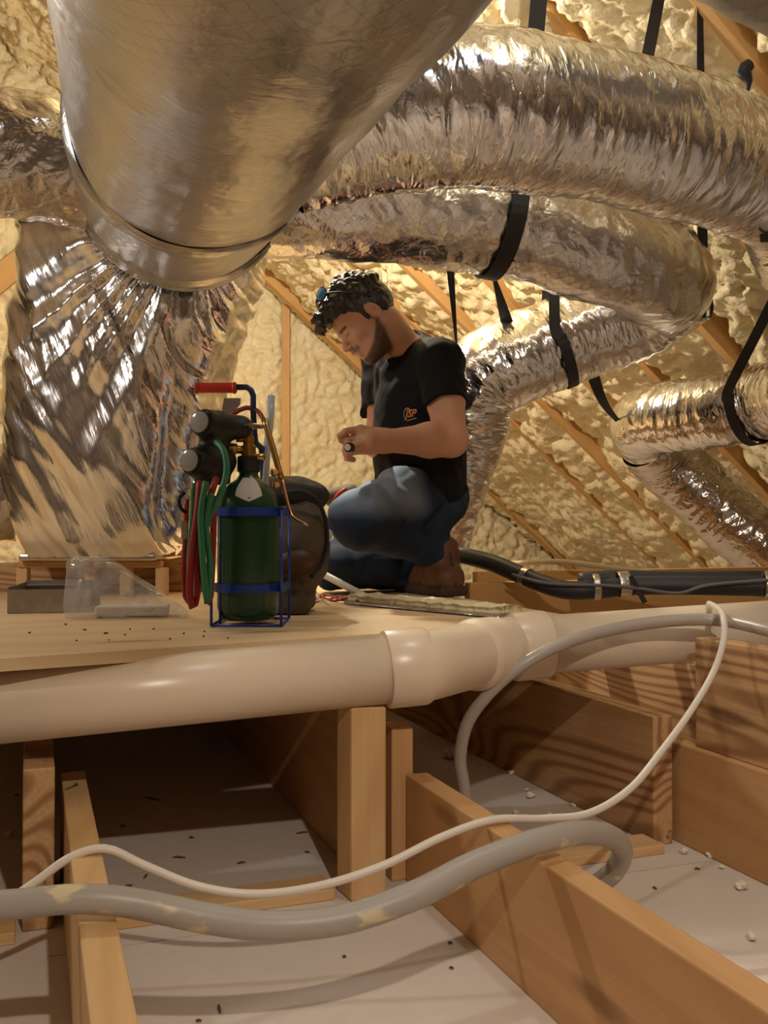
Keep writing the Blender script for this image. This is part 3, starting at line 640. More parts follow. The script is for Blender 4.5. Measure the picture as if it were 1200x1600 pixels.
hang(P(702, 400, 2.9), P(714, 548, 3.1), .026, .006, 'black strap hanging straight down beside the man')
hang(P(768, 420, 2.95), P(794, 510, 3.12), .006, .045, 'short black strap meeting the top of the duct behind the man')
hang(P(924, 580, 3.36), P(982, 676, 3.62), .045, .012, 'curved black strap end hanging toward the small right duct', P(945, 632, 3.48))
o = tube('strap_hook', [P(1172, 100, 2.30), P(1160, 112, 2.30), P(1170, 125, 2.30), P(1166, 150, 2.30), P(1160, 175, 2.32)], [.014, .018, .006, .004, .004], M['strap']); tag(o, 'black bolt head and wire hook on the roof foam at upper right', 'hook')
o = ribbon('hanging_strap', [P(1188, 372, 2.25), P(1215, 372, 2.3), P(1260, 380, 2.4)], .02, (0, 0, 1), 'end of a black strap under the right end of the upper duct', 12)

# ------------------------------------------------------------------ hoses and cables in the foreground
o = tube('grey_hose', [P(-120, 1412, 1.03), P(0, 1414, 1.03), P(110, 1405, 1.04), P(200, 1410, 1.05), P(330, 1436, 1.07), P(430, 1447, 1.09), P(540, 1436, 1.11), P(650, 1398, 1.14), P(740, 1352, 1.18), P(830, 1318, 1.22), P(900, 1302, 1.27), P(950, 1306, 1.33), P(972, 1328, 1.38), P(960, 1360, 1.41), P(932, 1385, 1.43), P(908, 1412, 1.44), P(900, 1436, 1.455)], [.0155, .0155, .0165, .0165, .017, .0165, .016, .0155, .0155], M['hose'], None, 20); tag(o, 'thick grey hose sagging across the foreground over two joists', 'hose')
o = tube('white_cable', [P(-60, 1470, 1.22), P(0, 1418, 1.22), P(60, 1375, 1.235), P(110, 1340, 1.25), P(165, 1326, 1.262), P(225, 1352, 1.27), P(310, 1385, 1.28), P(400, 1397, 1.29), P(500, 1384, 1.30), P(600, 1352, 1.32), P(690, 1308, 1.35), P(770, 1281, 1.38), P(850, 1279, 1.42), P(920, 1271, 1.46), P(985, 1232, 1.52), P(1035, 1172, 1.58), P(1080, 1110, 1.64), P(1115, 1050, 1.69), P(1131, 1000, 1.705), P(1131, 968, 1.73), P(1126, 955, 1.79), P(1116, 947, 1.88), P(1108, 943, 1.95)], .0058, M['cable'], None, 14); tag(o, 'thin white cable winding from lower left up over the right pipe', 'cable')
o = tube('grey_conduit', [P(800, 1322, 1.84), P(765, 1318, 1.83), P(738, 1290, 1.82), P(724, 1222, 1.81), P(719, 1180, 1.80), P(733, 1125, 1.78), P(775, 1072, 1.76), P(835, 1027, 1.76), P(905, 997, 1.79), P(985, 978, 1.83), P(1065, 969, 1.84), P(1130, 970, 1.83), P(1200, 985, 1.72), P(1290, 1010, 1.6)], .0118, M['conduit'], None, 16); tag(o, 'grey flexible conduit arching in front of the pipe elbow', 'conduit')

# ------------------------------------------------------------------ insulated line set on the right
ls = thing('insulated_line', P(900, 920, 2.62), 'black insulated refrigerant line with silver tape bands behind the white pipe', 'pipe')
lp = [P(702, 864, 3.02), P(728, 869, 2.93), P(775, 882, 2.80), P(830, 905, 2.70), P(880, 921, 2.62), P(930, 921, 2.60), P(1000, 915, 2.60), P(1100, 915, 2.57), P(1260, 918, 2.52)]
tube('insulation_sleeve', lp, .0255, M['insul'], ls, 24)
tube('insulation_sleeve', [P(905, 908, 2.68), P(960, 903, 2.68), P(1060, 905, 2.66), P(1260, 904, 2.60)], .0225, M['insul'], ls, 24)
tube('control_wire', [P(800, 898, 2.67), P(860, 912, 2.60), P(950, 915, 2.555), P(1000, 920, 2.55), P(1060, 927, 2.54), P(1110, 914, 2.53), P(1230, 904, 2.49)], .0045, M['wire'], ls, 8)
cs = spline(lp, 200)
for k, px in enumerate((822, 932, 975, 1196)):
    i = int(np.argmin([abs(600 + F * q[0] / q[1] - px) for q in cs])); T = cs[i + 1] - cs[i]
    bandring('tape_band', cs[i] + ([0, 0, .006] if k else [0, 0, 0]), T, .0285 if not k else .035, .018 + .012 * (k == 2), M['tape'], ls, k, .0012)
o = ribbon('cable_tie', [P(985, 900, 2.55), P(996, 920, 2.55), P(1008, 942, 2.55)], .014, (1, 0, 0), 'black tie strap hanging below the insulated line', 12, group=None)
o = tube('beige_pipe', [P(760, 882, 3.5), P(810, 880, 3.4), P(880, 878, 3.22), P(960, 888, 3.1), P(1070, 903, 2.95)], .0095, M['beigepipe'], None, 12); tag(o, 'thin beige pipe running behind the black insulated line', 'pipe')

# ------------------------------------------------------------------ gas torch kit
TX, TY = P(388, 900, 1.90)[0], 1.90
def tz(py, Y=TY): return P(600, py, Y)[2]
cyl = thing('gas_cylinder', (TX, TY, 0), 'dark green gas cylinder standing on the plywood in a blue rack', 'cylinder')
top = tz(752)
lathe('tank_body', [(.008, .030), (.010, .048), (.020, .0575), (.036, .0608), (top - .055, .0608), (top - .035, .058), (top - .016, .049), (top - .004, .036), (top + .004, .024), (top + .012, .019), (top + .03, .019), (top + .034, .016)], (TX, TY, 0), (0, 0, 1), M['green'], cyl, 48)
lathe('neck_collar', [(0, .021), (.002, .0225), (.03, .0225), (.032, .019)], (TX, TY, top + .018), (0, 0, 1), M['black'], cyl, 24)
# paper label draped over the shoulder
lv, lf = [], []
for i in range(9):
    for j in range(7):
        a = -1.9 + .95 * i / 8; hgt = top - .030 + .036 * j / 6 + .012 * (1 - abs(i - 4) / 4) * (j == 0) * -1
        rr = np.interp(hgt, [top - .055, top - .035, top - .016, top - .004, top + .006], [.0608, .058, .049, .036, .022]) + .0012
        lv.append((TX + rr * math.cos(a), TY + rr * math.sin(a), hgt))
for i in range(8):
    for j in range(6): lf.append((i * 7 + j, i * 7 + 7 + j, i * 7 + 8 + j, i * 7 + j + 1))
mk('shoulder_label', lv, lf, M['paper'], cyl)
vz = tz(700)
lathe('valve_body', [(0, .012), (.003, .0145), (.028, .0145), (.030, .011), (.046, .011), (.048, .007), (.058, .007)], (TX, TY, vz - .024), (0, 0, 1), M['brass'], cyl, 12, False)
lathe('handwheel', [(0, .010), (.001, .024), (.004, .028), (.007, .028), (.009, .024), (.010, .008)], (TX + .004, TY, tz(667) - .004), (0, 0, 1), M['steel'], cyl, 20)
tube('valve_outlet', [(TX, TY, vz - .005), (TX - .05, TY - .012, vz - .001)], .008, M['brass'], cyl, 10, smooth_pts=False)
lathe('coupling_nut', [(0, .010), (.002, .0125), (.016, .0125), (.018, .010)], (TX - .022, TY - .005, vz - .003), (-1, -.2, .05), M['brass'], cyl, 6, False)
tube('valve_outlet', [(TX, TY, vz - .02), (TX + .032, TY - .01, vz - .018)], .007, M['brass'], cyl, 10, smooth_pts=False)
# regulator with two gauges
g1, g2 = P(321, 662, 1.845), P(305, 722, 1.835)
reg = thing('gas_regulator', (g1 + g2) / 2 + [.02, .03, -.05], 'black twin gauge regulator clamped left of the green cylinder', 'regulator')
sd = SD((g2[0] - .06, 1.77, g2[2] - .08), (TX + .02, 2.0, g1[2] + .07), .0035)
gd = np.array([-.42, -.90, .08]); gd /= np.linalg.norm(gd)
for g in (g1, g2):
    sd.cap(g - gd * .0, g - gd * .040, .028, .026, .006)
sd.cap(g1 - gd * .03, g1 + [.060, .05, -.002], .025, .024, .02)
sd.cap(g2 - gd * .03, g2 + [.045, .05, .005], .030, .027, .02); sd.cap(g1 - gd * .04, g2 - gd * .04, .023, .026, .02)
sd.box(g2 + [.030, .035, -.012], (.030, .022, .030), rd=.008, k=.01)
for g in (g1, g2): sd.cap(g + gd * .03, g + gd * .012, .0215, .0215, .002, 's')
V, Fc = sd.mesh(); mk('rubber_housing', V, Fc, M['black'], reg)
for g in (g1, g2):
    ga = lathe('gauge', [(0, .0215), (.004, .0225), (.006, .0225), (.007, .0205), (.007, .001)], g + gd * .012, tuple(gd), M['black'], reg, 32)
    lathe('gauge_lens', [(0, .0205), (.0015, .020), (.003, .015), (.0038, .002)], g + gd * .0195, tuple(gd), M['lens'], ga, 32)
tube('outlet_stub', [g2 + [.02, .02, -.03], g2 + [.018, .02, -.055]], .006, M['copper'], reg, 10, smooth_pts=False)
tube('outlet_stub', [g2 + [-.002, .02, -.03], g2 + [-.004, .02, -.055]], .006, M['steel'], reg, 10, smooth_pts=False)
tube('adjusting_stem', [g1 + [.06, .05, 0], (TX - .015, TY, vz + .012)], .010, M['brass'], reg, 10, smooth_pts=False)
# hoses hanging in a bundle
def loop(pix, Ys, r, m, name, label):
    o = tube(name, [P(a, b, y) for (a, b), y in zip(pix, Ys)], r, m, None, 12); return tag(o, label, 'hose', 'torch hoses')
Y_ = 1.80
loop([(338, 690), (350, 705), (354, 735), (345, 770), (325, 815), (312, 870), (306, 930), (300, 945), (296, 925), (297, 860), (302, 800), (303, 755)], [1.83, 1.81, 1.80, 1.795, 1.79, 1.80, 1.80, 1.81, 1.82, 1.83, 1.83, 1.83], .0062, M['greenhose'], 'green_hose', 'green torch hose curling out below the upper gauge')
loop([(312, 752), (308, 800), (300, 860), (296, 920), (301, 950), (308, 925), (306, 870), (318, 810), (332, 765), (338, 748)], [1.80, 1.785, 1.775, 1.77, 1.775, 1.785, 1.79, 1.785, 1.79, 1.81], .0066, M['redhose'], 'red_hose', 'red torch hose hanging in the nearest loop')
loop([(322, 752), (314, 800), (316, 860), (322, 930), (326, 940), (328, 880), (322, 820), (330, 770)], [1.78, 1.775, 1.765, 1.76, 1.765, 1.775, 1.78, 1.78], .0060, M['greenhose'], 'green_hose', 'green torch hose hanging in the middle of the bundle')
loop([(318, 765), (312, 830), (316, 890), (324, 938), (329, 930), (332, 870), (334, 810), (336, 775)], [1.80, 1.795, 1.79, 1.795, 1.80, 1.81, 1.815, 1.82], .0062, M['redhose'], 'red_hose', 'red torch hose nearest the green cylinder')
loop([(292, 780), (290, 830), (287, 890), (290, 935), (296, 930), (298, 860)], [1.86, 1.86, 1.85, 1.85, 1.86, 1.86], .0050, M['redhose'], 'red_hose', 'thin red torch hose at the back of the bundle')
o = tube('copper_outlet', [P(318, 752, 1.81), P(316, 764, 1.80)], .0078, M['copper'], reg, 10, smooth_pts=False)
# blue carrying rack
rk = thing('torch_rack', (TX, TY, 0), 'blue metal carrying rack with red grip around the green cylinder', 'rack')
zx = lambda px, Y: P(px, 900, Y)[0]
xl, xr = zx(331, 1.84), zx(440, 1.84); yb = 1.985; yf = 1.835
for zb in (tz(800), tz(917)):
    hb = .0085
    pts = []
    for a in np.linspace(math.pi, 2 * math.pi, 17): pts.append((TX + .0635 * math.cos(a), TY + .0635 * math.sin(a)))
    pts = [(xl + .012, yb), (xl + .012, TY)] + pts + [(xr, yf + .02), (xr, yb)]
    V = []; n = len(pts)
    for (x, y) in pts:
        V += [(x, y, zb - hb), (x, y, zb + hb)]
    Fc = [(i * 2, i * 2 + 2, i * 2 + 3, i * 2 + 1) for i in range(n - 1)]
    o = mk('rack_band', V, Fc, M['blue'], rk, False); m = o.modifiers.new('so', 'SOLIDIFY'); m.thickness = .0025; m.offset = 1
for x, y, z1 in ((xr, yf, tz(797)), (xr, yb, tz(797)), (xl, yf, tz(905)), (xl + .012, yf + .03, tz(797)), (xl, yb, tz(797))):
    tube('rack_rod', [(x, y, .004), (x, y, z1)], .0028, M['blue'], rk, 8, smooth_pts=False)
tube('base_rod', [(xl, yf, .004), (xr, yf, .004), (xr, yb, .004), (xl, yb, .004), (xl, yf, .004)], .0028, M['blue'], rk, 8, smooth_pts=False)
hp = [(zx(410, 2.02), 2.02, .05), (zx(410, 2.02), 2.02, tz(720, 2.0)), (zx(398, 1.98), 1.99, tz(690, 1.98)), (zx(395, 1.97), 1.97, tz(640, 1.97)), (zx(395, 1.97), 1.97, tz(618, 1.97)), (zx(390, 1.97), 1.97, tz(608, 1.97)), (zx(380, 1.97), 1.97, tz(605, 1.97)), (zx(300, 1.97), 1.97, tz(606, 1.97))]
tube('handle_bar', hp, .0062, M['bluedark'], rk, 12)
lathe('grip', [(0, .0095), (.003, .0125), (.006, .0125), (.008, .0108), (.078, .0108), (.080, .0125), (.084, .0125), (.086, .010)], (zx(369, 1.97), 1.97, tz(606, 1.97)), (-1, 0, 0), M['red'], rk, 20)
# torch wand
tw = thing('torch_wand', P(430, 720, 1.93), 'brass torch wand with bent copper tip hooked on the rack', 'torch')
tube('handle_tube', [P(413, 655, 1.95), P(424, 692, 1.94), P(436, 735, 1.93), P(440, 748, 1.925)], .0062, M['brass'], tw, 10)
tube('tip_tube', [P(440, 745, 1.925), P(448, 780, 1.91), P(456, 806, 1.90), P(463, 812, 1.895), P(481, 821, 1.88)], [.0042, .0038, .0034, .003, .0022], M['copper'], tw, 10)
for px, py in ((427, 738), (430, 757)): lathe('valve_knob', [(0, .004), (.004, .004), (.005, .008), (.014, .008), (.016, .005)], P(px + 8, py, 1.925), (-1, -.5, -.1), M['brass'], tw, 10, False)
loop([(360, 652), (370, 643), (385, 637), (400, 640), (410, 652), (416, 668)], [1.95, 1.96, 1.97, 1.97, 1.96, 1.95], .0050, M['redhose'], 'red_hose', 'short red hose arching over the valve to the torch wand')
o = mk('rod_tube', *(lambda r: (r[0], r[1]))(sweep(np.array([P(424, 618, 2.02), P(422, 660, 2.02), P(417, 700, 2.02), P(413, 790, 2.02)]), .0078, 12)), M['clearblue']); tag(o, 'pale translucent rod tube standing behind the cylinder valve', 'tube')
sp = [P(350, 622, 2.05), P(376, 622, 2.05), P(375, 632, 2.05), P(362, 648, 2.05), P(350, 668, 2.05), P(345, 650, 2.05)]
V = np.array(sp + [q + [0, .004, 0] for q in sp]); n = 6
o = mk('sheet_metal_snip', V, [tuple(range(n))[::-1], tuple(range(n, 2 * n))] + [(i, (i + 1) % n, n + (i + 1) % n, n + i) for i in range(n)], M['galv'], None, False); tag(o, 'small grey metal plate sticking up behind the regulator', 'metal plate')
# key ring and tag
o = thing('hang_tag', P(290, 790, 1.80), 'grey tag on a black hook at the left of the hoses', 'tag')
tube('hook', [P(290, 800, 1.81), P(283, 795, 1.80), P(279, 780, 1.80), P(288, 770, 1.81)], .004, M['black'], o, 8)
V, Fc = cham_box(.012, .002, .034, .0008); mk('tag_plate', V + P(288, 828, 1.795), Fc, M['galv'], o, False)

# ------------------------------------------------------------------ tool bag
bx = P(452, 860, 2.16)[0]
bag = thing('tool_bag', (bx, 2.16, 0), 'bulging brown and black canvas tool bag behind the gas cylinder', 'bag')
sd = SD((bx - .15, 2.03, -.005), (bx + .13, 2.33, .33), .005)
sd.box((bx - .01, 2.17, tz(850, 2.12)), (.092, .088, .092), rd=.045, k=.01); sd.ell((bx + .018, 2.12, tz(845, 2.12)), (.066, .06, .086), k=.03)
sd.box((bx - .022, 2.17, .055), (.075, .085, .055), rd=.02, k=.02)
sd.noise(lambda p: .007 * fbm(p * 16, 2, 4))
sd.f[:, :, :2] = np.maximum(sd.f[:, :, :2], .003)
V, Fc = sd.mesh(); V[:, 2] = np.maximum(V[:, 2], .001); bod = mk('bag_body', V, Fc, M['bagbrown'], bag)
sd = SD((bx - .16, 2.0, .0), (bx + .14, 2.34, .34), .005)
sd.ell((bx - .008, 2.175, tz(775, 2.15)), (.098, .095, .048), k=.0); sd.noise(lambda p: .005 * fbm(p * 18, 2, 14))
V, Fc = sd.mesh(); mk('bag_flap', V, Fc, M['bagblack'], bag)
tube('trim_piping', [P(440, 772, 2.06), P(470, 768, 2.055), P(496, 782, 2.06), P(509, 815, 2.09), P(511, 850, 2.10), P(503, 880, 2.09), P(486, 902, 2.07)], .0048, M['bagblack'], bag, 8)
sd = SD((bx - .06, 2.0, .05), (bx + .10, 2.14, .22), .004); sd.ell((bx + .022, 2.088, tz(875, 2.09)), (.048, .036, .034)); V, Fc = sd.mesh(); mk('round_pocket', V, Fc, M['bagrust'], bag)
wbox('label_patch', (bx + .004, 2.078, .068), (.045, .004, .018), (1, 0, 0), M['bagrust'], bag, .001)
tube('side_tool', [P(512, 846, 2.15), P(508, 868, 2.14), P(502, 888, 2.13)], [.006, .010, .008], M['bagrust'], bag, 10)
o = lathe('bit_holder', [(0, .010), (.002, .013), (.02, .013), (.022, .006)], P(509, 840, 2.13), (.2, -.9, .4), M['clearblue'], None, 16); tag(o, 'small blue grey ring end poking out of the bag side pocket', 'tool')

# ------------------------------------------------------------------ clear bag, metal channel, loose things on the deck
c0 = P(195, 930, 2.07)
sd = SD((P(100, 900, 2.07)[0], 1.93, -.002), (P(305, 900, 2.07)[0], 2.22, .155), .004)
def hull(p):
    x = (p[:, 0] - P(112, 0, 2.05)[0]) / (P(298, 0, 2.05)[0] - P(112, 0, 2.05)[0]); x = np.clip(x, 0, 1)
    return x
X, Y, Z = sd.ax[0][:, None, None], sd.ax[1][None, :, None], sd.ax[2][None, None, :]
tt = np.clip((X - P(116, 0, 2.05)[0]) / (P(297, 0, 2.05)[0] - P(116, 0, 2.05)[0]), 0, 1)
topz = np.interp(tt, [0, .05, .2, .4, .6, .8, 1], [.115, .128, .122, .105, .075, .045, .018]); hw = np.interp(tt, [0, .15, .6, 1], [.055, .085, .075, .05]) * np.clip(1.15 - .6 * Z / topz, .2, 1.2)
dx = np.abs(X - (P(116, 0, 2.05)[0] + P(297, 0, 2.05)[0]) / 2) - (P(297, 0, 2.05)[0] - P(116, 0, 2.05)[0]) / 2
sd.f = np.maximum(np.maximum(np.abs(Y - 2.06) - hw, Z - topz), np.maximum(dx, .002 - Z)).astype(np.float32) * .8
sd.noise(lambda p: .010 * pn(p * np.array([9, 16, 12]), 3) + .006 * ridge(p * np.array([14, 9, 9]) + p[:, ::-1] * 8, 5) - .002)
V, Fc = sd.mesh(); V[:, 2] = np.maximum(V[:, 2], .001)
o = mk('plastic_bag', V, Fc, M['plastic']); tag(o, 'crumpled clear plastic bag on the plywood left of the hoses', 'plastic bag')
o = wbox('paper_packet', (c0[0] + .02, 2.06, .014), (.15, .06, .022), (1, .12, 0), M['paper'], None, .004); tag(o, 'pale packet lying inside the clear plastic bag', 'packet')
ch = thing('metal_channel', P(60, 945, 2.16) * [1, 1, 0], 'low grey sheet metal channel at left edge beside the plastic bag', 'metal channel')
ax0, ax1 = P(12, 958, 2.13), P(140, 955, 2.16); L = np.linalg.norm((ax1 - ax0)[:2]); cc = (ax0 + ax1) / 2; hgt = .052
cd = (ax1 - ax0) * [1, 1, 0]
wbox('channel_side', [cc[0], cc[1], hgt / 2 + .001], (L, .002, hgt), cd, M['galv'], ch, 0)
nb = np.array([-cd[1], cd[0], 0]) / np.linalg.norm(cd)
wbox('channel_side', np.array([cc[0], cc[1], hgt / 2 + .001]) + nb * .20, (L, .002, hgt + .02), cd, M['galv'], ch, 0)
wbox('channel_floor', np.array([cc[0], cc[1], .004]) + nb * .10, (L, .198, .002), cd, M['galv'], ch, 0)
wbox('channel_end', np.array([ax0[0], ax0[1], hgt / 2 + .004]) + nb * .10, (.2, .002, hgt + .006), nb, M['galv'], ch, 0)
wbox('channel_lip', np.array([cc[0], cc[1], hgt]) + nb * .19, (L, .03, .002), cd, M['galv'], ch, 0)
# duct board strip, tube, wires
s0, s1 = P(558, 928, 2.42), P(800, 962, 2.03); s0[2] = s1[2] = .02
st = thing('insulation_strip', (s0 + s1) / 2 * [1, 1, 0], 'strip of foil faced insulation lying on the plywood in front of the boot', 'insulation strip')
dirn = s1 - s0; L = np.linalg.norm(dirn); B = basis(dirn)
def strip(name, wd, h0, h1, mt, amp, z):
    na, nb_ = 70, 14; a = np.linspace(-L / 2, L / 2, na); b = np.linspace(-wd / 2, wd / 2, nb_); A, Bb = np.meshgrid(a, b, indexing='ij')
    base = (s0 + s1) / 2
    edge = 1 - (np.abs(Bb) / (wd / 2)) ** 6 * .5
    hh = h0 + (h1 + amp * fbm(np.stack([A * 30, Bb * 40, A * 0], -1), 3, 2)) * edge
    V1 = base + A[..., None] * B[0] + Bb[..., None] * B[1]; V1[..., 2] = z + hh; V0 = V1.copy(); V0[..., 2] = z
    g = grid_faces(na, nb_); V = np.vstack([V1.reshape(-1, 3), V0.reshape(-1, 3)]); n = na * nb_
    side = []
    ring = [i * nb_ for i in range(na)] + [(na - 1) * nb_ + j for j in range(1, nb_)] + [i * nb_ + nb_ - 1 for i in range(na - 2, -1, -1)] + [j for j in range(nb_ - 2, 0, -1)]
    for i in range(len(ring)): p_, q_ = ring[i], ring[(i + 1) % len(ring)]; side.append([p_, q_, q_ + n, p_ + n])
    return mk(name, V, np.vstack([g, g[:, ::-1] + n, np.array(side)]), mt, st, True, {'q': V, 'uvs': V})
strip('foil_backing', .085, .004, .005, M['foil_flat'], .002, .003)
strip('wool_core', .060, .010, .010, M['wool'], .008, .006)
o = tube('white_tube', [P(488, 888, 2.50) * [1, 1, 0] + [0, 0, .085], P(566, 926, 2.42) * [1, 1, 0] + [0, 0, .022]], .0095, M['cable'], None, 12, smooth_pts=False); tag(o, 'white tube leaning from the tool bag onto the insulation strip', 'tube')
for k, (pts, lb) in enumerate((([(488, 915), (496, 928), (512, 936), (530, 933), (552, 938)], 'red wire tangle nearest the tool bag'), ([(490, 937), (510, 930), (535, 938), (556, 931), (548, 926)], 'red wire lying in front of the knee'), ([(500, 930), (520, 939), (545, 934), (560, 939)], 'red wire ending at the insulation strip'))):
    pp_ = []
    for (a, b) in pts:
        q = P(a, b, 1.0); t = (.006 + .003 * k - CZ) / (q[2] - CZ); pp_.append(np.array([0, 0, CZ]) + (q - [0, 0, CZ]) * t)
    o = tube('red_wire', pp_, .0028, M['redhose'], None, 8); tag(o, lb, 'wire', 'red wires on the deck')
V = np.array([P(490, 935, 2.5), P(497, 925, 2.52), P(499, 938, 2.46), P(488, 943, 2.40)]); V[:, 2] = np.maximum(V[:, 2], .002)
V = np.vstack([V, V + [0, .003, .002]]); o = mk('paper_scrap', V, [(0, 1, 2, 3), (7, 6, 5, 4), (0, 4, 5, 1), (1, 5, 6, 2), (2, 6, 7, 3), (3, 7, 4, 0)], M['paper'], None, False); tag(o, 'folded white paper scrap at the foot of the tool bag', 'paper')

# ------------------------------------------------------------------ the man
def HD(x, y, z): return HC + x * HF + y * HL + z * HU
HC = P(571, 497, 2.68)
HF = np.array([-.735, -.17, -.66]); HF /= np.linalg.norm(HF)
HU = np.array([-.67, 0, .742]); HU -= HF * (HU @ HF); HU /= np.linalg.norm(HU); HL = np.cross(HU, HF)
HR = np.stack([HF, HL, HU]); hs = .95
def H(x, y, z): return HD(x * hs, y * hs, z * hs)
FD = np.array([-.92, -.39, 0.]); LD = np.array([.39, -.92, 0.])
chest = P(652, 615, 2.80); belly = P(648, 705, 2.80); pelv = P(655, 778, 2.80); nb_ = P(632, 540, 2.79)
Lsh = P(688, 565, 2.655); Rsh = P(604, 560, 2.96); Lel = P(704, 687, 2.53); Lwr = P(600, 689, 2.455); Rel = P(592, 690, 2.93); Rwr = P(574, 692, 2.60)
BR = np.stack([FD, LD, np.array([0, 0, 1.])])
b = SD((-.24, 2.30, .04), (.36, 3.10, .93), .0036)
# torso (under the shirt), legs (under the jeans)
b.ell(chest, (.10, .155, .15), BR); b.ell(belly, (.105, .14, .15), BR, .04); b.ell(pelv, (.10, .135, .085), BR, .04)
b.cap(nb_ + [0.01, 0, -.03], H(-.035, 0, -.045), .058, .050, .03); b.cap(Lsh, Rsh, .05, .05, .03)
LH, LK, LA = P(650, 783, 2.70), P(562, 811, 2.50), P(678, 866, 2.69)
RH, RK, RA = P(655, 785, 2.90), P(535, 880, 2.84), P(655, 898, 2.98)
for h_, k_, a_ in ((LH, LK, LA), (RH, RK, RA)): b.cap(h_, k_, .060, .045, .02); b.cap(k_, k_ * .15 + a_ * .85 + np.array([-.01, -.005, .01]), .036, .022, .02)
# arms
def arm(sh, el, wr, ra=.047):
    m1 = sh * .5 + el * .5; b.chain([sh, m1, el], [ra, ra * 1.0, ra * .88], .02)
    m2 = el * .68 + wr * .32; b.chain([el, m2, wr], [ra * .86, ra * .88, ra * .56], .02)
arm(Lsh, Lel, Lwr, .050); arm(Rsh, Rel, Rwr, .046)
b.ell(Lel + [.006, 0, -.004], (.03, .03, .03), None, .02)
# head
b.ell(H(-.008, 0, .028), np.array([.094, .074, .083]) * hs, HR, .01); b.ell(H(.034, 0, .030), np.array([.056, .062, .052]) * hs, HR, .02)
b.ell(H(.032, 0, -.045), np.array([.055, .054, .075]) * hs, HR, .03)
for s in (1, -1):
    b.cap(H(-.006, s * .052, -.048), H(.064, s * .014, -.098), .020 * hs, .015 * hs, .025); b.cap(H(.084, s * .014, .010), H(.070, s * .046, .008), .008 * hs, .007 * hs, .012)
    b.ell(H(.058, s * .042, -.026), np.array([.022, .018, .02]) * hs, HR, .02)
    b.ell(H(.095, s * .030, -.006), np.array([.015, .016, .010]) * hs, HR, .010, 's')
    b.ell(H(.071, s * .031, -.006), np.array([.0135, .0145, .0125]) * hs, HR, .003)
    b.cap(H(.083, s * .020, -.009), H(.078, s * .044, -.010), .0028, .0028, .003)
b.ell(H(.071, 0, -.100), np.array([.018, .017, .015]) * hs, HR, .015)
b.cap(H(.088, 0, -.002), H(.106, 0, -.030), .0065 * hs, .0085 * hs, .012); b.ell(H(.106, 0, -.034), np.array([.010, .009, .008]) * hs, HR, .006)
for s in (1, -1): b.ell(H(.096, s * .011, -.039), np.array([.009, .006, .006]) * hs, HR, .005)
b.cap(H(.089, -.013, -.064), H(.089, .013, -.064), .0062, .0062, .006); b.cap(H(.087, -.012, -.0755), H(.087, .012, -.0755), .0066, .0066, .005)
b.ell(H(.085, 0, -.054), np.array([.012, .016, .008]) * hs, HR, .01); b.cap(H(.100, -.02, -.0697), H(.100, .02, -.0697), .0022, .0022, .003, 's')
# ears
for s in (1, -1):
    er = np.array([HF * .93 - HU * .36, HL * s, HU * .93 + HF * .36]); ec = H(-.010, s * .0765, -.008)
    b.ell(ec, np.array([.0175, .0075, .0290]), er, .004); b.ell(ec + HL * s * .008 + HF * .002 + HU * .003, np.array([.0095, .006, .0165]), er, .004, 's')
    b.ell(ec - HU * .024 + HF * .003, np.array([.008, .006, .009]), er, .005); b.cap(ec + HL * s * .003 + HF * .012 - HU * .004, ec + HL * s * .002 + HF * .011 + HU * .004, .005, .004, .003)
# hands
def fing(pts, r0, r1): 
    n = len(pts)
    for i in range(n - 1): b.cap(pts[i], pts[i + 1], r0 + (r1 - r0) * i / (n - 1), r0 + (r1 - r0) * (i + 1) / (n - 1), .0035)
ob = P(544, 699, 2.40)                                                   # the fitting he holds
wv = P(562, 686, 2.425)
b.cap(Lwr, Lwr * .45 + wv * .55, .026, .028, .02)
for i in range(4):
    dz = .026 - .0165 * i; mc = wv + np.array([.006 - .004 * abs(i - 1), .010 + .002 * i, dz])
    b.cap(Lwr + [0, .004, dz * .5], mc, .0165, .0125, .012)
    ln = [.036, .040, .037, .030][i]
    p1 = mc + np.array([-ln, .004, -.004 - .004 * i]); p2 = p1 + np.array([-.008 + .002 * i, .024, -.006]); p3 = p2 + np.array([.016, .010, -.003])
    if i == 0: p1 = mc + np.array([-.036, -.008, -.004]); p2 = p1 + np.array([-.016, .010, -.012]); p3 = p2 + np.array([.002, .010, -.012])
    fing([mc, p1, p2, p3], .0102 - .0006 * i, .0078)
tb = Lwr + np.array([-.018, -.012, .006]); fing([tb, tb + [-.030, -.016, -.010], tb + [-.054, -.020, -.022], tb + [-.072, -.012, -.016]], .0135, .0085)
rv = P(551, 690, 2.545)
b.cap(Rwr, Rwr * .4 + rv * .6, .025, .026, .02)
for i in range(4):
    dz = .022 - .0155 * i; mc = rv + np.array([.002, .0, dz]); b.cap(Rwr + [0, 0, dz * .5], mc, .016, .012, .012)
    p1 = mc + np.array([-.016, -.036, .004 - .003 * i]); p2 = p1 + np.array([-.002, -.024, -.008]); p3 = p2 + np.array([.010, -.014, -.010])
    fing([mc, p1, p2, p3], .0098 - .0005 * i, .0075)
tb = Rwr + np.array([-.01, -.02, .02]); fing([tb, tb + [-.016, -.034, .012], tb + [-.022, -.060, .008], tb + [-.020, -.080, -.002]], .0125, .0082)
V, Fc = b.mesh()
loc = (V - HC) @ HR.T / hs; x, y, z = loc[:, 0], loc[:, 1], loc[:, 2]
def sm(a, lo, hi): t = np.clip((a - lo) / (hi - lo), 0, 1); return t * t * (3 - 2 * t)
jaw = np.interp(x, [-.02, .0, .02, .045, .065, .08, .1], [-.02, -.025, -.045, -.068, -.078, -.082, -.083])
head = (np.abs(x) < .13) & (np.abs(y) < .1) & (np.abs(z) < .15)
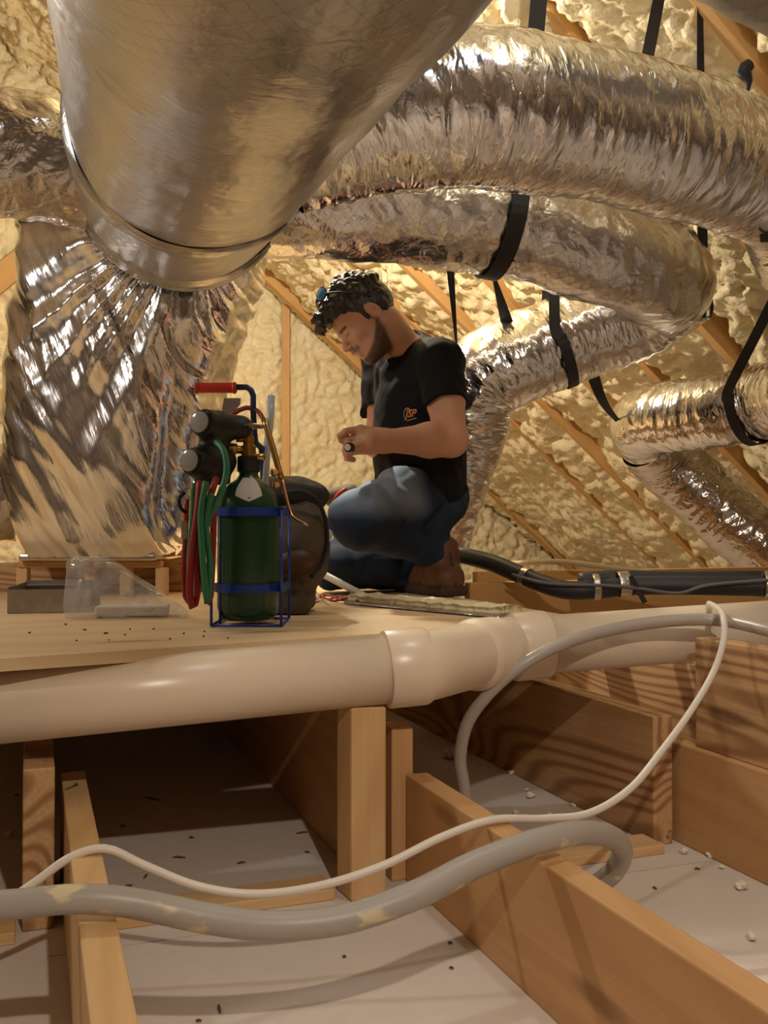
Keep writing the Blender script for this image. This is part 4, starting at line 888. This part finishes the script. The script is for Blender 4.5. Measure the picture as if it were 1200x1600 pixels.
bd = sm(jaw - .006 - z, -.005, .008) * sm(x, -.014, .004) * .93 * sm(z, -.135, -.118)
mou = sm(.013 - np.abs(z + .0545), 0, .010) * sm(x, .066, .078) * sm(.030 - np.abs(y), 0, .006) * .75
brow = sm(.0065 - np.abs(z - .0105 + .12 * np.maximum(np.abs(y) - .03, 0)), 0, .004) * sm(np.abs(y), .010, .016) * sm(.054 - np.abs(y), 0, .006) * sm(x, .055, .062) * .95
lash = sm(.003 - np.abs(z + .0095), 0, .002) * sm(np.abs(y), .016, .02) * sm(.046 - np.abs(y), 0, .003) * sm(x, .066, .07) * .85
stub = .16 * sm(-.03 - z, -.02, .03) * sm(x, -.01, .02)
beard = np.where(head, np.clip(np.maximum.reduce([bd, mou, brow, lash, stub]), 0, 1), 0)
man = mk('person', V, Fc, M['skin'], None, True, {'beard': beard}, org=(.1, 2.72, 0))
tag(man, 'man in black t-shirt and blue jeans squatting on the platform, looking down at his hands', 'person')
# t-shirt
t = SD((-.16, 2.42, .15), (.38, 3.16, .84), .0046)
t.ell(chest, (.122, .180, .165), BR); t.ell(belly + [0.012, 0, -.005], (.134, .175, .165), BR, .06); t.ell(pelv + [.008, 0, .010], (.135, .172, .105), BR, .05)
t.cap(nb_ + [.006, .0, -.045], nb_ + [-.002, 0, -.004], .085, .068, .04); t.cap(Lsh + [0, .0, .0], Rsh + [0, .0, .0], .070, .070, .04)
se = Lsh * .40 + Lel * .60; t.cap(Lsh + [.0, 0, .0], se, .072, .068, .02); sr = Rsh * .36 + Rel * .64; t.cap(Rsh, sr, .068, .066, .02)
dn = (Lel - Lsh) / np.linalg.norm(Lel - Lsh); t.cap(se + dn * .068, se + dn * .15, .085, .085, .004, 's')
dn = (Rel - Rsh) / np.linalg.norm(Rel - Rsh); t.cap(sr + dn * .066, sr + dn * .15, .085, .085, .004, 's')
nn = H(-.035, 0, -.045) - nb_; nn /= np.linalg.norm(nn)
t.cap(nb_ + nn * .056, nb_ + nn * .2, .066, .066, .006, 's')
t.ell(nb_ + FD * .072 + [0, 0, -.006] , (.026, .040, .058), BR, .010, 's')
hem = tz(800, 2.8)
t.noise(lambda p: .010 * ridge(np.stack([(p[:, 0] * 7 + p[:, 2] * 3), p[:, 1] * 7, p[:, 2] * 2.5], 1) + 2, 3) + .006 * fbm(p * 14, 2, 9), .04)
V, Fc = t.mesh(); shirt = mk('t_shirt', V, Fc, M['shirt'], man)
bvh = BVHTree.FromPolygons([Vector(v) for v in V], [tuple(int(i) for i in f) for f in Fc])
def onto(p):
    "drop a point onto the shirt along the chest's facing direction"
    d = Vector((-FD[0] * .5, .86, 0)).normalized(); q = Vector(p) - d * .4; h = bvh.ray_cast(q, d)
    if h[0] is None: return np.array(p)
    return np.array(h[0] + h[1].normalized() * .0016)
def print_text(txt, px, py, size, m, nm, shear=.2):
    cu = bpy.data.curves.new(nm, 'FONT'); cu.body = txt; cu.size = size; cu.shear = shear; cu.align_x = 'CENTER'; cu.resolution_u = 3; cu.offset = .0006
    ob_ = bpy.data.objects.new(nm, cu); C.objects.link(ob_); dg = bpy.context.evaluated_depsgraph_get(); me = ob_.evaluated_get(dg).to_mesh()
    vs = [v.co.copy() for v in me.vertices]; fs_ = [tuple(p_.vertices) for p_ in me.polygons]; bpy.data.objects.remove(ob_)
    o_ = P(px, py, 2.6); VV = [onto(o_ + np.array([v.x, 0, v.y])) for v in vs]
    # push out a little
    return mk(nm, VV, fs_, m, shirt, False)
print_text('JSP', 626, 648, .030, M['orange'], 'chest_logo_letters')
arc = []; af = []
for i in range(15):
    a = math.radians(20 + 200 * i / 14)
    for rr in (.0135, .0165): arc.append(onto(P(619, 643, 2.6) + np.array([rr * math.cos(a) * .8, 0, rr * math.sin(a) * 1.1])))
for i in range(14): af.append((2 * i, 2 * i + 1, 2 * i + 3, 2 * i + 2))
mk('chest_logo_arc', arc, af, M['greyprint'], shirt, False)
q0 = P(618, 653, 2.6); ln = []
for i in range(8):
    for dz in (0, -.0022): ln.append(onto(q0 + np.array([.005 * i, 0, dz + .0008 * i])))
mk('chest_logo_tagline', ln, [(2 * i, 2 * i + 1, 2 * i + 3, 2 * i + 2) for i in range(7)], M['greyprint'], shirt, False)
# jeans
j = SD((-.22, 2.36, .0), (.38, 3.12, .36), .005)
j.ell(pelv + [.01, 0, -.012], (.135, .165, .095), BR); j.cap(LH + [-.03, -.03, .004], LK, .100, .076, .03); j.ell(LK, (.081, .083, .074), None, .02); j.cap(LK + [.01, 0, -.015], P(664, 856, 2.68), .066, .054, .02)
j.cap(RH, RK, .09, .076, .03); j.cap(RK, RA, .070, .060, .02); j.cap(P(520, 885, 2.76), P(640, 890, 2.84), .070, .060, .03)
j.cap(P(676, 806, 2.72), P(670, 848, 2.70), .066, .056, .03); j.cap(P(690, 885, 2.70), P(688, 930, 2.70), .046, .06, .004, 's')
def jn(p):
    a = (LK - LH) / np.linalg.norm(LK - LH); sdist = (p - LH) @ a
    return .010 * ridge(np.stack([sdist * 9, p[:, 2] * 12 + sdist * 10, p[:, 1] * 3], 1), 5) * sm(.30 - sdist, .0, .2) + .005 * ridge(p * np.array([12, 8, 14]), 8) - .003
j.noise(jn, .04)
V, Fc = j.mesh(); V[:, 2] = np.maximum(V[:, 2], .003)
fade_toplight = sm(V[:, 2] + .012 * pn(V * 25, 3), .20, .275) * sm(2.80 - V[:, 1], 0, .1) * sm(.13 - V[:, 0] - .2 * (V[:, 2] - .3), 0, .06)  # paler thigh top by height: worn denim plus overhead light put into colour
mk('jeans', V, Fc, M['denim'], man, True, {'fade_toplight': fade_toplight})
# boots
def boot(an, fdir, parent_label):
    fdir = np.array(fdir, float); fdir /= np.linalg.norm(fdir); sidev = np.array([-fdir[1], fdir[0], 0]); hl = an * [1, 1, 0] - fdir * .045; R_ = np.stack([fdir, sidev, np.array([0, 0, 1.])])
    s_ = SD(hl - [.36, .36, .0], hl + [.36, .36, .26], .005)
    s_.cap(an + [0, 0, .05], an * [1, 1, 0] + [0, 0, .07], .056, .050, .01); s_.cap(hl + fdir * .045 + [0, 0, .055], hl + fdir * .20 + [0, 0, .045], .046, .040, .03); s_.ell(hl + fdir * .215 + [0, 0, .040], (.058, .046, .034), R_, .02)
    s_.box(hl + fdir * .01 + [0, 0, .05], (.05, .042, .035), R_, .03, .02)
    s_.noise(lambda p: .004 * fbm(p * 25, 2, 3), .03); s_.f[:, :, :int(.024 / .005)] = np.maximum(s_.f[:, :, :int(.024 / .005)], .004)
    V, Fc = s_.mesh(); bo = mk('boot', V, Fc, M['leather'], man)
    s_ = SD(hl - [.36, .36, .01], hl + [.36, .36, .06], .005); s_.box(hl + fdir * .105 + [0, 0, .016], (.142, .046, .016), R_, .012, .0); s_.ell(hl + fdir * .215 + [0, 0, .016], (.062, .05, .018), R_, .01)
    V, Fc = s_.mesh(); V[:, 2] = np.maximum(V[:, 2], .0015); mk('boot_sole', V, Fc, M['sole'], bo)
    tube('boot_seam', [an + [.052 * fdir[0] * -1, .052 * fdir[1] * -1, .06], hl - fdir * .036 + [0, 0, .05], hl - fdir * .044 + [0, 0, .03]], .002, M['sole'], bo, 6)
    return bo
boot(P(688, 893, 2.71), (-.45, .89, 0), '')
boot(P(668, 915, 3.06), (-.5, .8, 0), '')
# hair
h = SD(HC - .19, HC + .19, .0036)
h.ell(H(-.010, 0, .030), np.array([.1015, .0805, .0915]) * hs, HR, .0)
X, Y, Z = h.ax[0][:, None, None] - HC[0], h.ax[1][None, :, None] - HC[1], h.ax[2][None, None, :] - HC[2]
lx, ly, lz = [(X * HR[i][0] + Y * HR[i][1] + Z * HR[i][2]) / hs for i in range(3)]
line = np.interp(lx, [-.11, -.085, -.045, -.022, .002, .008, .014, .024, .035, .07, .09, .12], [-.07, -.062, -.03, -.015, .0, -.030, -.034, .008, .024, .046, .058, .06])
h.f = np.maximum(h.f, (line - lz) * .6).astype(np.float32)
rg = np.random.default_rng(3)
h.ell(H(.015, 0, .075), np.array([.080, .066, .048]) * hs, HR, .02); h.ell(H(.078, 0, .080), np.array([.042, .050, .030]) * hs, HR, .02)
for k in range(420):
    a = rg.uniform(-1, 1); th_ = rg.uniform(-1.5, 1.5); ph = rg.uniform(-1.9, 1.25)
    n_ = np.array([math.sin(-ph) * math.cos(th_), math.sin(th_), math.cos(ph) * math.cos(th_)])
    p_ = np.array([-.008, 0, .035]) + n_ * np.array([.104, .080, .100]) * rg.uniform(.94, 1.06)
    if n_[0] > .2: p_ = p_ + np.array([.020, 0, .004]) * n_[0]
    if p_[2] < np.interp(p_[0], [-.1, -.05, .0, .06, .12], [.01, .035, .055, .066, .066]): continue
    h.ell(H(*p_), np.array([rg.uniform(.008, .013)] * 3) * [1, rg.uniform(.7, 1.2), 1], HR, .003)
for k in range(46):
    p_ = np.array([rg.uniform(.088, .132), rg.uniform(-.042, .042), rg.uniform(.052, .094)]); h.ell(H(*p_), np.array([rg.uniform(.007, .011)] * 3), HR, .003)
for yy, ln_ in ((.028, .022), (.012, .018), (-.015, .02), (-.03, .014)):
    h.cap(H(.122, yy, .058), H(.124, yy + .004, .058 - ln_), .005, .0025, .003)
h.noise(lambda p: .0022 * pn(p * 150, 2) + .003 * pn(p * 70, 6), .02)
V, Fc = h.mesh(); mk('hair', V, Fc, M['hair'], man)
# sunglasses pushed up on the hair
sg = thing('sunglasses', H(.07, 0, .115), 'dark sunglasses with blue mirrored lens pushed up on the man hair', 'sunglasses')
for s in (1, -1):
    e = H(.062, s * .040, .128); n_ = HU * .5 + HF * .5 + HL * s * .5
    lathe('lens', [(0, .0185), (.002, .0185), (.004, .013), (.005, .003)], e, tuple(n_), M['bluelens'], sg, 24)
    lathe('lens_rim', [(-.002, .0175), (-.002, .0205), (.002, .0205), (.002, .0175)], e, tuple(n_), M['black'], sg, 24)
    tube('temple_arm', [H(.058, s * .062, .118), H(.03, s * .090, .085), H(-.015, s * .090, .045), H(-.03, s * .083, .022)], .0026, M['black'], sg, 8)
tube('bridge', [H(.066, .02, .132), H(.068, 0, .134), H(.066, -.02, .132)], .003, M['black'], sg, 8)
# what he holds, and the tool beside the knee
ft = thing('pipe_fitting', ob, 'small dark fitting with white round end held in his hands', 'fitting')
lathe('fitting_body', [(0, .009), (.002, .012), (.05, .012), (.052, .008)], ob, (.25, .95, .1), M['black'], ft, 16); lathe('white_end', [(0, .0085), (.003, .008), (.004, .003)], ob + [-.001, -.004, 0], (-.25, -.95, -.1), M['cable'], ft, 16)
kt = thing('power_tool', P(530, 778, 3.06) * [1, 1, 0], 'black and red tool standing just behind the blue knee', 'tool')
sd = SD(P(530, 778, 3.06) - [.09, .09, .30], P(530, 778, 3.06) + [.10, .09, .08], .005)
q = P(530, 776, 3.06); sd.cap(q + [-.022, 0, -.002], q + [.035, 0, .012], .030, .030, .01); sd.cap(q + [.0, 0, -.01], [q[0] + .01, q[1] + .02, .06], .022, .026, .02); sd.box([q[0] + .01, q[1] + .02, .032], (.05, .04, .031), rd=.01, k=.01)
V, Fc = sd.mesh(); mk('tool_body', V, Fc, M['bagbrown'], kt); tube('red_band', [q + [-.020, -.024, -.016], q + [.0, -.030, .008], q + [.022, -.026, .024]], .006, M['red'], kt, 8)

# ------------------------------------------------------------------ litter on the drywall
def dry(px, py, z=DRY): 
    q = P(px, py, 1.0); t_ = (z - CZ) / (q[2] - CZ); return np.array([0, 0, CZ]) + (q - [0, 0, CZ]) * t_
def scrap(px, py, r, m, nm, label, cat, group, z=DRY, fl=.7):
    s_ = SD(np.array([-r * 1.8] * 3), np.array([r * 1.8] * 3), r / 4.5)
    for k in range(3): s_.ell(RNG.uniform(-.5, .5, 3) * r, r * RNG.uniform(.5, .85, 3), None, r * .2)
    s_.noise(lambda p: r * .5 * pn(p / r * 1.7, int(px)), r)
    V, Fc = s_.mesh(); V[:, 2] = (V[:, 2] - V[:, 2].min()) * fl; o_ = mk(nm, V + dry(px, py, z), Fc, m); return tag(o_, label, cat, group)
scrap(706, 1186, .022, M['scrap'], 'foam_chunk', 'fist sized cream foam chunk beside the grey conduit', 'foam scrap', 'foam scraps on the drywall')
for k, (a, b_, r, wh) in enumerate(((800, 1210, .008, 'bay of the grained joist, farthest back'), (822, 1236, .006, 'small round one behind the long orange joist'), (828, 1247, .010, 'larger crumb behind the long orange joist'), (806, 1272, .007, 'next to the white cable behind the orange joist'), (860, 1276, .006, 'under the white cable near the grained joist'), (896, 1260, .006, 'at the foot of the grained joist'), (1030, 1328, .008, 'at the foot of the joist end grain'), (1068, 1334, .008, 'just right of the joist end grain'), (1108, 1340, .006, 'below the smooth right joist'), (1156, 1390, .011, 'largest on the right drywall sheet'), (1176, 1470, .009, 'lowest on the right drywall sheet'), (1128, 1358, .005, 'tiny one on the right drywall sheet'), (14, 1308, .008, 'at the far left edge below the pipe'), (36, 1322, .006, 'beside the dark joist end at far left'))):
    scrap(a, b_, r, M['scrap'], 'foam_scrap', 'cream foam crumb ' + wh, 'foam scrap', 'foam scraps on the drywall')
for k, (a, b_, da, db, wh) in enumerate(((270, 1339, 20, 1, 'in the middle of the lit drywall patch'), (192, 1386, 15, -3, 'reddish sliver beside the pale joist'), (225, 1372, 5, -6, 'short one near the pale joist'), (370, 1349, 13, -2, 'right half of the lit drywall patch'), (463, 1302, 18, -2, 'near the shaded joist in the bay'), (476, 1331, 8, 1, 'small one by the shaded joist'), (188, 1290, 8, 1, 'at the far left of the bay'), (295, 1308, 8, 1, 'near the shadow edge in the bay'), (225, 1245, 26, 6, 'in the dark part of the bay'), (341, 1570, 3, 12, 'at the bottom between the joists'), (306, 1595, 9, 0, 'lowest between the joists'), (535, 1495, 6, 0, 'below the sagging hose near the post foot'), (700, 1473, 7, 1, 'near the orange joist foot'), (702, 1512, 7, 1, 'second one near the orange joist foot'), (22, 1242, 8, 1, 'at the far left edge'), (1085, 1357, 9, 1, 'on the right drywall sheet'), (1020, 1386, 6, 3, 'left part of the right drywall sheet'))):
    p0, p1 = dry(a, b_, DRY + .002), dry(a + da, b_ + db, DRY + .002); o = tube('wood_splinter', [p0, (p0 + p1) / 2 + [0, 0, .001], p1], [.001, .0022, .001], M['darkscrap'], None, 6, n=6); tag(o, 'dark wood splinter ' + wh, 'splinter', 'splinters on the drywall')
tj = -.236
p0, p1 = dry(103, 1233, tj + .002), dry(119, 1226, tj + .002); nl = thing('nail', p0, 'bent nail lying on the pale left joist', 'nail')
tube('shank', [p0, p1], .0014, M['wire'], nl, 8, smooth_pts=False); lathe('nail_head', [(0, .0035), (.001, .0035)], p1, tuple(p1 - p0), M['wire'], nl, 10, False)
p0 = P(1047, 1300, 1.84); sc = thing('screw', p0, 'steel screw head in the end grain of the joist', 'screw'); lathe('screw_head', [(0, .0045), (.002, .004), (.003, .001)], p0, tuple(-UD), M['steel'], sc, 12, False)
for k in range(14):
    a = RNG.uniform(10, 420); b_ = RNG.uniform(968, 1005); p0 = dry(a, b_, .0012)
    o = tube('wood_chip', [p0, p0 + RNG.uniform(-.006, .006, 3) * [1, 1, 0]], .0016, M['darkscrap'], None, 6, smooth_pts=False); tag(o, 'tiny dark wood chip on the plywood front edge', 'wood chip', 'wood chips on the plywood')
